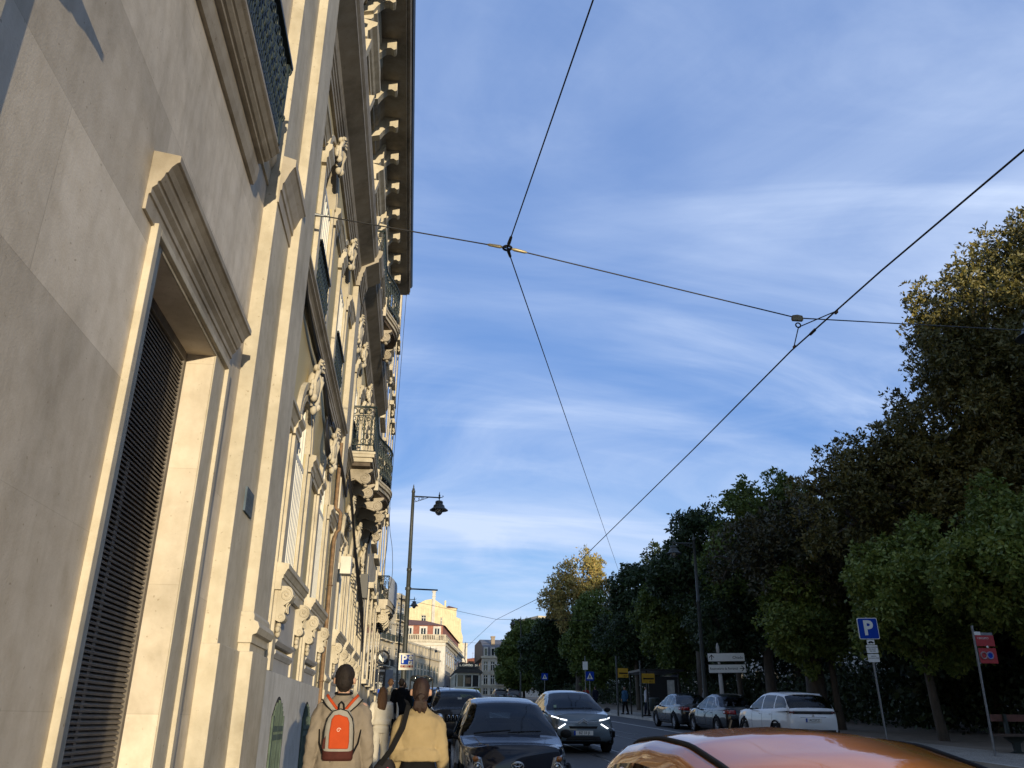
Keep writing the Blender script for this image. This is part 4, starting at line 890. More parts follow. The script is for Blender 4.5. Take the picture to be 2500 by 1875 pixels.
b = MB(); Lk.box(b,0,Lk.len,16.0,19.0,-9,-.02); wb(b, 'attic', M_SLATE, PK_)
for k in range(7): win_at(Lk, PK_, 1.0+k*1.7, 16.8, .8, 1.6); win_at(Lk, PK_, 1.0+k*1.7, 12.6, .8, 2.2)
PF = thing('park_end_terrace', 'pale terrace across the far side of the park, glimpsed between trunks', 'building', (50, 90, 2))
b = MB(); b.box(48,58,10,170,-1,9); wb(b, 'wall', M_PALE, PF)
for k in range(26):
    b = MB(); b.box(47.94,48.02,14+k*6,15.4+k*6,2.5+k*.12,4.6+k*.12); wb(b, 'window', M_GLASS, PF)
# ------------------------------------------------------------------ lamps, signs, wires, tram, shelter
M_LAMP = mat('grey_green_lamp_paint', (.050,.056,.052), .5, var=.25, scale=8, bmp=.08)
M_GALV = mat('galvanised_steel', (.25,.26,.27), .5, metal=.7, var=.25, scale=10, bmp=.05)
M_SIGNW = mat('sign_white', (.70,.70,.66), .85, spec=.1, var=.06, scale=6, bmp=0)
M_SIGNB = mat('sign_blue', (.010,.050,.34), .85, spec=.1, var=.08, scale=6, bmp=0)
M_SIGNR = mat('sign_red', (.38,.03,.035), .4, var=.15, scale=6, bmp=0)
M_INK = mat('sign_black', (.012,.012,.014), .9, var=0, spec=.1)
M_YEL = mat('sign_yellow', (.45,.26,.015), .8, var=.12, scale=5, bmp=0)
M_BULB = mat('clear_lamp_glass', (.80,.82,.84), .05, var=0, trans=.9)
def lamp(label, x, y, top, arm_dir, arm=1.06, bracket=None, z0=None):
    """park lamp: tapered post with spike, bracket arm with rings, bell shaped head with glass bowl"""
    z0 = ground(y)+.13 if z0 is None else z0; H = top-z0; t = thing('street_lamp', label, 'street lamp', (x,y,z0), group='bell headed street lamps'); s = arm_dir
    b = MB(); b.lathe([(.17,0),(.17,.25),(.14,.3),(.14,.9),(.11,1.0),(.10,1.2),(.085,H*.62),(.10,H*.622),(.10,H*.632),(.078,H*.635),(.062,H-.35),(.075,H-.34),(.075,H-.27),(.05,H-.25),(.055,H-.2),(.02,H-.14),(.03,H-.11),(.006,H)], n=14); b.build('post', M_LAMP, t)
    za = H-.50; b = MB(); b.tube([(0,0,za),(s*arm,0,za-.02)], .028, 8); b.tube([(s*.05,0,za-.24),(s*.3,0,za-.16),(s*.62,0,za-.03)], .012, 6)
    for cx, R in ((.15,.085),(.30,.055),(.40,.035)): b.ring((s*cx,0,za-.03-R), R, .009, 'y', 14, 5)
    b.tube([(s*arm,0,za),(s*(arm+.10),0,za-.01),(s*(arm+.16),0,za+.03),(s*(arm+.13),0,za+.07)], .016, 6)
    b.lathe([(.008,.22),(.02,.12),(.04,.07),(.03,.02),(.05,-.03),(.02,-.08),(.02,-.14)], (s*arm,0,za), 10); b.build('bracket_arm', M_LAMP, t)
    c = (s*arm, 0, za-.16)
    b = MB(); b.lathe([(.03,.02),(.12,0),(.155,-.03),(.155,-.10),(.14,-.12),(.17,-.15),(.22,-.19),(.235,-.26),(.245,-.28),(.37,-.375),(.375,-.385),(.36,-.38),(.24,-.30),(.15,-.26)], c, 24); h = b.build('lamp_head', M_LAMP, t)
    b = MB(); b.lathe([(.165,-.29),(.165,-.42),(.14,-.50),(.09,-.56),(.03,-.595),(.005,-.60)], c, 18); b.build('glass_bowl', M_BULB, h)
    b = MB(); b.ball((c[0],c[1],c[2]-.38), (.05,.05,.08), 10, 7); b.build('bulb', mat('pale_bulb', (.75,.72,.62), .3, var=0), h)
    if bracket: b = MB(); b.tube([(-.12,0,bracket-z0),(1.15,0,bracket-z0-.03)], .03, 8); b.lathe([(.12,-.05),(.12,.05)], (0,0,bracket-z0), 12); b.build('wire_bracket', M_LAMP, t)
    return t
lamp('tall lamp post on the left pavement behind the square parking board', -.25, 33, 8.9, 1, bracket=4.72)
lamp('distant lamp post just left of the tall lamp with the parking board', -1.04, 71, 9.8, 1)
lamp('small far lamp post in front of the low cream palace', 3.5, 163, 12.9, 1)
lamp('tall park lamp rising from behind the dark parked saloons', 13.72, 39.8, 8.75, -1)
lamp('lamp whose head juts into the frame at the right edge by the ficus', 14.1, 14.6, 8.75, -1, 1.16)
lamp('lamp post hidden among the far trees, head left of the golden tree', 13.9, 110, 12.6, -1)
# square parking board on the left lamp
t = thing('parking_board', 'square white board with blue parking symbol on the left lamp post', 'sign', (-.15, 32.8, 2.0))
b = MB(); b.box(-.30,.31,-.04,0,-.29,.31); b.build('board', mat('cream_board', (.66,.62,.52), .85, var=.06, spec=.1), t)
b = MB(); b.box(-.225,.225,-.046,-.041,-.09,.25); b.build('blue_field', M_SIGNB, t)
text('P', .40, M_SIGNW, 'letter', t, (-.10,-.048,.085), bold=.012)
b = MB(); b.lathe([(.085,0),(.085,.004)], (.14,-.052,.15), 20, axis='y'); o = b.build('clock_disc', M_SIGNW, t)
b = MB(); b.box(.06,.20,-.052,-.0465,-.085,.035); b.build('ticket_panel', M_SIGNW, t); b = MB(); b.tube([(.09,-.055,-.06),(.12,-.055,.01),(.16,-.055,.02),(.15,-.055,-.03),(.10,-.055,-.05)], .012, 5); b.build('pen_symbol', M_INK, t)
for k in range(4): b = MB(); b.box(.085+k*.03,.097+k*.03,-.058,-.0525,.10,.19); b.build('clock_mark', M_INK, t)
b = MB(); b.box(-.23,.23,-.046,-.041,-.20,-.12); b.build('red_band', mat('brown_red_band', (.26,.05,.02), .9, spec=.1), t); text('ZONA', .05, M_SIGNW, 'lettering', t, (0,-.048,-.143)); text('TARIFADA', .04, M_SIGNW, 'lettering', t, (0,-.048,-.178))
for s in (-1,1): b = MB(); b.ring((s*.17,-.048,-.16), .025, .006, 'y', 12, 5); b.build('roundel', M_SIGNW, t)
# blue P sign with sub plates (tilted post)
t = thing('parking_sign', 'blue square parking sign with three white sub-plates on a leaning grey post', 'sign', (13.72, 24.4, ground(24.4)+.13))
zb = 2.65-(ground(24.4)+.13); b = MB(); b.tube([(.0,.03,0),(-.02,.03,zb+.33)], .03, 10); b.build('post', M_GALV, t)
def rrect(x0,x1,z0,z1,r,n=5):
    o = []
    for cx,cz,a in ((x1-r,z1-r,0),(x0+r,z1-r,90),(x0+r,z0+r,180),(x1-r,z0+r,270)):
        for k in range(n+1): q = radians(a+90*k/n); o.append((cx+r*cos(q),cz+r*sin(q)))
    return o
X = -.02
b = MB(); b.prism(rrect(X-.31,X+.31,zb-.31,zb+.31,.05),'y',-.02,0); b.build('rim', M_SIGNW, t)
b = MB(); b.prism(rrect(X-.29,X+.29,zb-.29,zb+.29,.04),'y',-.026,-.021); b.build('blue_face', M_SIGNB, t); text('P', .58, M_SIGNW, 'letter', t, (X+.0,-.028,zb+.0), bold=.02)
b = MB(); b.box(X-.10,X+.12,-.02,0,zb-.46,zb-.325); p_ = b.build('car_plate', M_SIGNW, t)
b = MB(); b.prism([(X-.08,zb-.415),(X-.08,zb-.395),(X-.05,zb-.39),(X-.03,zb-.365),(X+.05,zb-.365),(X+.07,zb-.39),(X+.10,zb-.395),(X+.10,zb-.415)],'y',-.024,-.0205)
for q in (X-.04,X+.06): b.lathe([(.014,-.026),(.014,-.0206)], (q,0,zb-.418), 10, axis='y')
b.build('car_symbol', M_INK, p_)
for z, rows in ((zb-.595,('EXCEPTO MORADORES','SECTOR 012','DIAS UTEIS')),(zb-.85,('SABADOS','DAS 9H00 AS 19H00'))):
    b = MB(); b.prism(rrect(X-.15,X+.19,z-.11,z+.115,.02),'y',-.02,0); p_ = b.build('sub_plate', M_SIGNW, t)
    for k, r_ in enumerate(rows): text(r_, .036, M_INK, 'lettering', p_, (X+.02,-.022,z+.055-k*.055))
t.rotation_euler = (0, radians(-1.2), radians(-4))
# direction signs
t = thing('direction_sign', 'two stacked white direction boards with arrows on a pale post', 'sign', (13.9, 38, ground(38)+.13)); zb = 2.70-(ground(38)+.13)
b = MB(); b.lathe([(.10,0),(.09,1.4),(.085,zb-.42),(.055,zb-.40),(.055,zb+.22),(.075,zb+.25),(.075,zb+.48),(.03,zb+.62),(.005,zb+.66)], n=12); b.build('post', mat('pale_post', (.42,.40,.37), .6, var=.15), t)
for dz, word, s in ((0.02,'Chiado',-1),(-.47,'Reservatório da Patriarcal',1)):
    b = MB(); b.box(-.50,1.14,-.13,-.10,zb+dz-.17,zb+dz+.17); p_ = b.build('board', M_SIGNW, t)
    b = MB(); b.box(-.52,1.16,-.128,-.09,zb+dz-.19,zb+dz-.171); b.box(-.52,1.16,-.128,-.09,zb+dz+.171,zb+dz+.19); b.build('board_frame', M_BLACK, p_)
    b = MB()
    if s < 0:
        x = -.34; b.box(x-.016,x+.016,-.136,-.1305,zb+dz-.11,zb+dz+.09)
        b.prism([(x-.11,zb+dz+.01),(x,zb+dz+.12),(x+.11,zb+dz+.01),(x+.11,zb+dz-.03),(x,zb+dz+.08),(x-.11,zb+dz-.03)],'y',-.1361,-.1306)
        text(word, .165, M_INK, 'lettering', p_, (1.08,-.132,zb+dz-.02), align='RIGHT')
    else:
        x = 1.0; b.box(x-.12,x+.07,-.136,-.1305,zb+dz-.016,zb+dz+.016)
        b.prism([(x-.02,zb+dz+.12),(x+.10,zb+dz),(x-.02,zb+dz-.12),(x-.06,zb+dz-.12),(x+.05,zb+dz),(x-.06,zb+dz+.12)],'y',-.1361,-.1306)
        text(word, .145, M_INK, 'lettering', p_, (-.46,-.132,zb+dz), align='LEFT', sx=.82)
    b.build('arrow', M_INK, p_)
t.rotation_euler = (0, radians(-1), radians(-8))
# pedestrian crossing signs
for x, y, z, lb in ((13.9,67,3.25,'blue pedestrian crossing sign beyond the grey blue car, nearer and larger'),(13.9,90,4.25,'small far blue pedestrian crossing sign left of the larger one')):
    t = thing('crossing_sign', lb, 'sign', (x,y,ground(y)+.13), group='pedestrian crossing signs'); h = z-ground(y)-.13
    b = MB(); b.tube([(0,.03,0),(0,.03,h+.3)], .035, 8); b.build('post', M_GALV, t); b = MB(); b.prism(rrect(-.33,.33,h-.33,h+.33,.04),'y',-.02,0); b.build('blue_face', M_SIGNB, t)
    b = MB(); b.prism([(-.25,h-.22),(.25,h-.22),(0,h+.24)],'y',-.026,-.021); f = b.build('white_triangle', M_SIGNW, t)
    b = MB(); b.ball((0,-.028,h+.06), (.03,.004,.03), 8, 5); b.prism([(-.03,h+.03),(.03,h+.03),(.07,h-.06),(.03,h-.05),(.09,h-.18),(.05,h-.18),(0,h-.08),(-.05,h-.18),(-.09,h-.18),(-.03,h-.04),(-.06,h-.03)],'y',-.03,-.0265); b.build('walking_figure', M_INK, f)
t = thing('white_plate_sign', 'small white rectangular plate facing away above the crossing sign', 'sign', (13.35, 66, ground(66)+.13)); b = MB(); b.tube([(0,0,0),(0,0,3.9)], .03, 8); b.build('post', M_GALV, t); b = MB(); b.box(-.2,.2,-.04,-.03,2.9,3.5); b.build('plate', M_SIGNW, t)
# red bus flag at the right
t = thing('stop_flag', 'red stop flag sign with white cap on a leaning thin pole', 'sign', (15.0, 21.6, ground(21.6)+.13)); h = 1.93-(ground(21.6)+.13)
b = MB(); b.tube([(0,0,0),(.06,0,h+.55)], .03, 8); b.build('pole', M_GALV, t)
b = MB(); b.box(.07,.60,-.03,.01,h+.02,h+.30); b.build('red_flag', M_SIGNR, t); b = MB(); b.box(.10,.60,-.025,.005,h-.42,h-.03); pz = b.build('lower_panel', M_SIGNR, t); b = MB(); b.box(.06,.24,-.032,.012,h+.301,h+.39); b.build('white_cap', M_SIGNW, t); b = MB(); b.box(.241,.58,-.031,.011,h+.301,h+.37); b.build('grey_cap', M_GALV, t)
b = MB(); b.ring((.22,-.03,h-.22), .085, .018, 'y', 18, 6); b.build('white_ring', mat('faded_ring', (.35,.25,.25), .5), pz)
b = MB(); b.ring((.40,-.03,h-.22), .085, .02, 'y', 18, 6); b.build('blue_ring', mat('faded_blue_ring', (.25,.25,.4), .5), pz); b = MB(); b.lathe([(.075,-.038),(.075,-.031)], (.40,0,h-.22), 18, axis='y'); b.build('blue_disc', M_SIGNB, pz)
text('CIRCUITO', .07, M_SIGNW, 'lettering', t, (.28,-.033,h+.22)); b = MB(); b.lathe([(.03,-.05),(.03,-.031)], (.36,0,h-.0), 12, axis='y'); b.build('stud', M_SIGNW, t)
for k in (-.44,.02,.32): b = MB(); b.box(-.01+.05,.10,-.02,.02,h+k,h+k+.03); b.build('clamp', M_GALV, t)
# park bench with plank seat and cast legs
t = thing('park_bench', 'long park bench with a dark plank seat behind the stop flag pole', 'bench', (16.9, 22.6, ground(22.6)+.12))
b = MB(); b.box(-1.1,1.6,-.30,.24,.42,.49); b.build('seat', mat('dark_wood', (.07,.045,.03), .7, var=.3, scale=5, sc=(.2,1,1)), t); b = MB(); b.box(-.9,1.6,.28,.34,.80,.98); b.build('backrest', mat('red_brown_wood', (.12,.045,.03), .7, var=.3), t)
for x in (-.55,1.2):
    b = MB(); b.prism([(-.32+x,.42),(.38+x,.42),(.12+x,.25),(.10+x,.06),(.22+x,0),(-.22+x,0),(-.06+x,.06),(-.08+x,.25)],'y',-.06,.04); b.prism([(x-.05,.42),(x+.05,.42),(x+.03,.98),(x-.03,.98)],'y',.18,.27); b.build('leg', M_IRON, t)
# bus shelter, bin, benches under the trees
t = thing('bus_shelter', 'glass bus shelter in the shade under the street trees', 'bus shelter', (15.2, 54, ground(54)+.13))
for x in (-.9,1.1):
    for y in (-2,2): b = MB(); b.tube([(x,y,0),(x,y,2.5)], .05, 8); b.build('post', M_BLACK, t)
b = MB(); b.box(-1.3,1.4,-2.3,2.3,2.5,2.62); b.build('roof', M_BLACK, t); b = MB(); b.box(1.12,1.14,-1.95,1.95,.3,2.4); b.build('glass_wall', M_GLASS, t)
b = MB(); b.box(-.8,1.0,-2.06,-1.98,.5,2.2); pz = b.build('poster_case', M_BLACK, t); b = MB(); b.box(.35,.8,-2.07,-2.065,.9,2.0); b.build('notice', mat('pale_notice', (.45,.45,.42), .6), pz); b = MB(); b.box(.2,.9,-1.5,1.5,.42,.48); b.build('seat', M_GALV, t)
for x,y,z,w,lb in ((13.9,50.3,2.35,.74,'larger yellow sign on the bus stop pole'),(13.0,52.5,2.75,.62,'smaller yellow sign left of the larger yellow one')):
    t = thing('yellow_sign', lb, 'sign', (x,y,ground(y)+.13)); h = z-ground(y)-.13
    b = MB(); b.tube([(-.42,0,0),(-.42,0,h+1.0)], .06, 8); b.build('post', M_LAMP, t); b = MB(); b.box(-.36,-.36+w*1.05,-.03,0,h-.26,h+.28); f = b.build('board', M_YEL, t); b = MB(); b.box(-.28,-.30+w*.9,-.036,-.031,h-.05,h+.03); b.build('dark_line', M_INK, f); text('BUS', .12, M_INK, 'lettering', f, (-.36+w*.75,-.033,h-.17))
t = thing('litter_bin', 'dark litter bin on a post at the kerb behind the grey blue car', 'bin', (13.85, 49, ground(49)+.13)); b = MB(); b.lathe([(.22,.35),(.27,.4),(.30,1.0),(.30,1.06),(.25,1.08)], n=14); b.build('drum', M_IRON, t); b = MB(); b.tube([(0,0,0),(0,0,.36)], .05, 8); b.build('stand', M_IRON, t)
t = thing('blue_container', 'blue rounded recycling container on the pavement beyond the walkers', 'container', (.02, 27.5, ground(27.5)+.13)); b = MB()
b.prism(rrect(-.32,.32,0,1.05,.12),'y',-.3,.3); b.build('body', mat('container_blue', (.012,.040,.075), .9, var=.2, spec=.15), t); b = MB(); b.prism([(-.34,1.05),(.34,1.05),(.30,1.28),(.15,1.38),(-.15,1.38),(-.30,1.28)],'y',-.32,.32); b.build('lid', mat('container_lid', (.018,.055,.10), .9, spec=.15), t)
# hanging shop signs far left
t = thing('shop_sign', 'tall black projecting shop sign with a round leaf emblem under the far balcony', 'sign', (-1.2, 37.5, 1.2))
b = MB(); b.box(-.16,.16,-.04,.04,-.2,.9); b.box(-.3,-.16,-.02,.02,.2,.26); b.build('board', M_BLACK, t); b = MB(); b.ring((.0,-.05,1.25), .26, .05, 'y', 20, 6); b.build('emblem_ring', M_BLACK, t)
b = MB()
for s in (-1,1): b.prism([(0,1.05),(s*.17,1.22),(s*.15,1.40),(s*.02,1.22)],'y',-.055,-.045)
b.build('leaf_emblem', M_SIGNW, t); b = MB(); b.box(-.12,.12,-.05,-.041,.68,.76); b.build('white_bar', M_SIGNW, t); text('STORE', .2, M_SIGNW, 'lettering', t, (0,-.045,.25), rot=(pi/2,-pi/2,0))
b = MB(); b.box(-.13,.13,-.05,-.041,-.18,-.02); b.build('blue_panel', M_SIGNB, t)
t = thing('small_shop_sign', 'small black shop sign with white letters below the leaf emblem sign', 'sign', (-1.18, 36.0, .55)); b = MB(); b.box(-.16,.12,-.03,.03,-.35,.3); b.box(-.3,-.16,-.015,.015,0,.04); b.build('board', M_BLACK, t); text('SHOE', .13, M_SIGNW, 'lettering', t, (-.06,-.035,0), rot=(pi/2,-pi/2,0)); text('SHOP', .13, M_SIGNW, 'lettering', t, (.06,-.035,0), rot=(pi/2,-pi/2,0))
t = thing('round_sign', 'small round reddish sign right of the black shop signs', 'sign', (-1.0,41,.75)); b = MB(); b.lathe([(.24,-.03),(.24,.03)], n=20, axis='y'); b.build('disc', mat('pink_disc', (.45,.16,.12), .5), t); b = MB(); b.box(-.5,-.24,-.01,.01,-.02,.02); b.build('arm', M_BLACK, t); b = MB(); b.box(-.08,-.03,-.04,-.031,-.12,.12); b.box(.03,.08,-.04,-.031,-.12,.12); b.build('bars', M_SIGNW, t)
t = thing('grey_panel_sign', 'grey projecting panel sign hanging over the pavement near the shop signs', 'sign', (-.95,44,1.7)); b = MB(); b.box(-.5,.1,-.03,.03,-.7,.6); b.build('panel', mat('grey_panel', (.30,.31,.33), .5), t); b = MB(); b.box(-.8,-.5,-.015,.015,.3,.34); b.build('arm', M_BLACK, t)
# tram wires
def wire(name, pts, r, label, sag=0, group=None):
    b = MB(); q = []
    for i in range(len(pts)-1):
        a, c = Vector(pts[i]), Vector(pts[i+1]); n = 10 if sag else 2
        for k in range(n): t_ = k/n; q.append(a.lerp(c,t_)-Vector((0,0,sag*4*t_*(1-t_))))
    q.append(Vector(pts[-1])); b.tube(q, r, 6)
    return tag(b.build(name, M_CABLE), label, 'wire', group)
J = Vector((.99,9.4,5.80)); I = Vector((5.01,9.6,5.13))
wire('contact_wire', [(5.75,-30,4.9),(5.62,2,4.92),(5.30,8,4.97),(5.22,10.3,4.97),(5.30,15,4.96),(5.43,23,5.0),(5.60,36,5.02),(5.22,54,5.92),(4.95,80,6.18),(7.0,120,8.2)], .011, 'thick overhead tram contact wire running up the street')
wire('span_wire', [(-1.58,9.51,6.18), tuple(J), tuple(I), (14.04,14.6,7.85)], .0085, 'span wire from the palace wall across the street to the right lamp')
wire('pull_off_wire', [(3.6,-20,7.75), tuple(J), (13.66,54.6,8.75)], .0085, 'long steel wire crossing the sky through the ring connector')
wire('far_span_wire', [(-.9,54,7.1),(5.22,54,5.95),(13.7,54,6.0)], .011, 'far span wire meeting the contact wire near the roofs')
wire('farther_span_wire', [(2.2,90,7.8),(4.6,90,7.55),(13.7,92,7.4)], .012, 'most distant span wire above the tram')
t = thing('ring_connector', 'four way ring connector with brass sleeves where the wires meet in the sky', 'connector', tuple(J))
b = MB(); b.ring((0,0,0), .055, .016, 'z', 16, 6); b.build('ring', M_BLACK, t)
dirs = [((Vector((-1.58,9.51,6.18))-J).normalized(),1),((I-J).normalized(),1),((Vector((3.6,-20,7.75))-J).normalized(),0),((Vector((13.66,54.6,8.75))-J).normalized(),0)]
for d, br in dirs: b = MB(); b.tube([d*.06,d*.10,d*.24,d*.27], [.012,.024,.02,.010], 8); b.build('sleeve', mat('brass_sleeve', (.36,.30,.17), .45, metal=.5, var=.2) if br else M_BLACK, t)
t = thing('wire_hanger', 'insulated hanger holding the thick contact wire under the span wire', 'hanger', tuple(I))
b = MB(); b.prism([(-.08,-.015),(-.07,.03),(0,.042),(.07,.03),(.08,-.015),(.07,-.045),(-.07,-.045)],'y',-.02,.02); b.build('insulator', mat('cream_insulator', (.20,.18,.12), .8, var=.3), t)
b = MB(); b.ring((0,0,-.11), .035, .010, 'y', 12, 5); cw = Vector((5.22,10.2,4.97))-I; c2 = Vector((5.30,9.1,4.97))-I; b.tube([(0,0,-.14), c2+Vector((0,0,.03))], .008, 5); b.tube([(0,0,-.14), cw+Vector((0,0,.03))], .008, 5); b.build('stirrup', M_BLACK, t)
for p_ in (cw,c2,(cw+c2)/2): b = MB(); b.box(p_.x-.011,p_.x+.011,p_.y-.03,p_.y+(.13 if p_ is not cw and p_ is not c2 else .03),p_.z-.005,p_.z+.03); b.build('clamp', M_RUST, t)
t = thing('wall_hook', 'small wire anchor hook on the palace wall', 'hook', (-1.6,9.51,6.18)); b = MB(); b.tube([(0,0,0),(.10,0,-.01),(.2,0,-.02)], [.03,.02,.012], 8); b.build('anchor', M_GALV, t)
# tram
t = thing('tram', 'old tram with a dark roof and destination sign coming up the street', 'tram', (5.2, 79, ground(79)))
M_TRC = mat('tram_cream', (.72,.68,.55), .6, var=.1); M_TRY = mat('tram_yellow', (.55,.50,.10), .6, var=.1); M_TRR = mat('tram_roof_grey', (.07,.065,.055), .7, var=.3)
b = MB(); pl = [(-1.0,0),(1.0,0),(1.18,.35),(1.2,8),(-1.2,8),(-1.18,.35)]; b.prism(pl,'z',.35,1.62); b.build('lower_body', M_TRY, t)
b = MB(); b.prism(pl,'z',1.62,1.72); b.prism(pl,'z',2.72,2.90)
for x in (-1.0,-.36,.36,1.0): b.box(x-.05,x+.05,-.03,.06,1.72,2.72)
for s in (-1,1):
    for y in (.4,1.6,2.8,4.0,5.2,6.4,7.9): b.box(s*1.17-.05,s*1.17+.05,y-.06,y+.06,1.72,2.72)
b.build('window_frame', M_TRC, t)
b = MB(); b.prism([(x*.96,y+.06 if y<4 else y-.06) for x,y in pl],'z',1.72,2.72); b.build('glazing', M_GLASS, t)
b = MB(); b.box(-.22,.22,-.01,.055,2.0,2.5); b.build('inner_panel', mat('tram_wood', (.22,.14,.07), .5, var=.2), t)
b = MB(); b.prism([(-1.32,2.9),(1.32,2.9),(1.25,3.05),(.9,3.3),(.85,3.45),(-.85,3.45),(-.9,3.3),(-1.25,3.05)],'y',-.25,8.2); b.build('roof', M_TRR, t)
b = MB(); b.box(-.95,.95,-.33,.1,3.32,3.72); d_ = b.build('destination_box', M_TRR, t); glow = mat('dim_sign_letters', (.6,.6,.5), .5, var=0, emit=((1,.95,.75),.25)); text('L. CAMÕES', .24, glow, 'lettering', d_, (-.22,-.34,3.53)); text('24', .24, glow, 'lettering', d_, (.68,-.34,3.53))
b = MB(); b.box(-.7,.7,1,6,3.45,3.75); b.tube([(0,3,3.7),(0,4.5,4.2),(0,6.5,4.6)], .04, 6); b.box(-.6,-.2,2,3,3.75,3.95); b.box(.1,.6,1.4,2.6,3.75,4.0); b.build('trolley_gear', M_RUST, t)
for s in (-1,1): b = MB(); b.box(s*1.3-.08,s*1.3+.08,-.1,.02,1.9,2.25); b.tube([(s*1.05,0,2.1),(s*1.3,-.04,2.15)], .02, 5); b.build('mirror', M_TRC, t)
b = MB(); b.lathe([(.14,-.04),(.14,.02)], (0,0,1.2), 16, axis='y'); b.build('headlight', M_SIGNW, t)
for s in (-1,1):
    for y in (2.6,5.4): b = MB(); b.lathe([(.34,-.06),(.38,-.05),(.38,.05),(.34,.06)], (s*.72,y,.37), 20, axis='x'); b.build('wheel', M_BLACK, t)
# ------------------------------------------------------------------ cars (local frame: nose at y=0, tail at y=L, wheels on z=0)
M_TYRE = mat('tyre_rubber', (.014,.014,.015), .85, var=.2, scale=20, bmp=.2, spec=.2)
M_RIM = mat('alloy_rim', (.32,.32,.33), .35, metal=.9, var=.15, bmp=0)
M_CHROME = mat('chrome_trim', (.60,.60,.60), .18, metal=1, var=.05, bmp=0)
M_TRIM = mat('black_trim_plastic', (.016,.016,.017), .75, var=.15, scale=20, bmp=.05, spec=.2)
M_SEAT = mat('dark_seat_cloth', (.07,.072,.08), .9, var=.15, spec=.1)
M_WIND = mat_windscreen('windscreen_glass')
M_LENS = mat('headlamp_lens', (.42,.42,.43), .15, metal=.5, var=.45, scale=16, bmp=.3, coat=1)
M_RED = mat('tail_lamp_red', (.32,.012,.012), .25, var=.3, scale=14, bmp=.1, coat=1)
M_DRL = mat('daytime_light', (.9,.92,1.0), .3, var=0, emit=((.92,.96,1.0),1.2))
M_AMBER = mat('amber_lens', (.5,.16,.02), .3, var=.2, coat=1, bmp=0)
M_PLATE = mat('number_plate', (.66,.66,.63), .5, var=.05, bmp=0)
def interp(pts, x):
    if x <= pts[0][0]: return pts[0][1]
    for (a,b),(c,d) in zip(pts, pts[1:]):
        if x <= c:
            t = (x-a)/(c-a); return b+(d-b)*t
    return pts[-1][1]
def smooth_prof(pts, x, w=.09):
    return sum(interp(pts, x+d)*k for d, k in ((-w,.2),(-w/2,.2),(0,.2),(w/2,.2),(w,.2)))
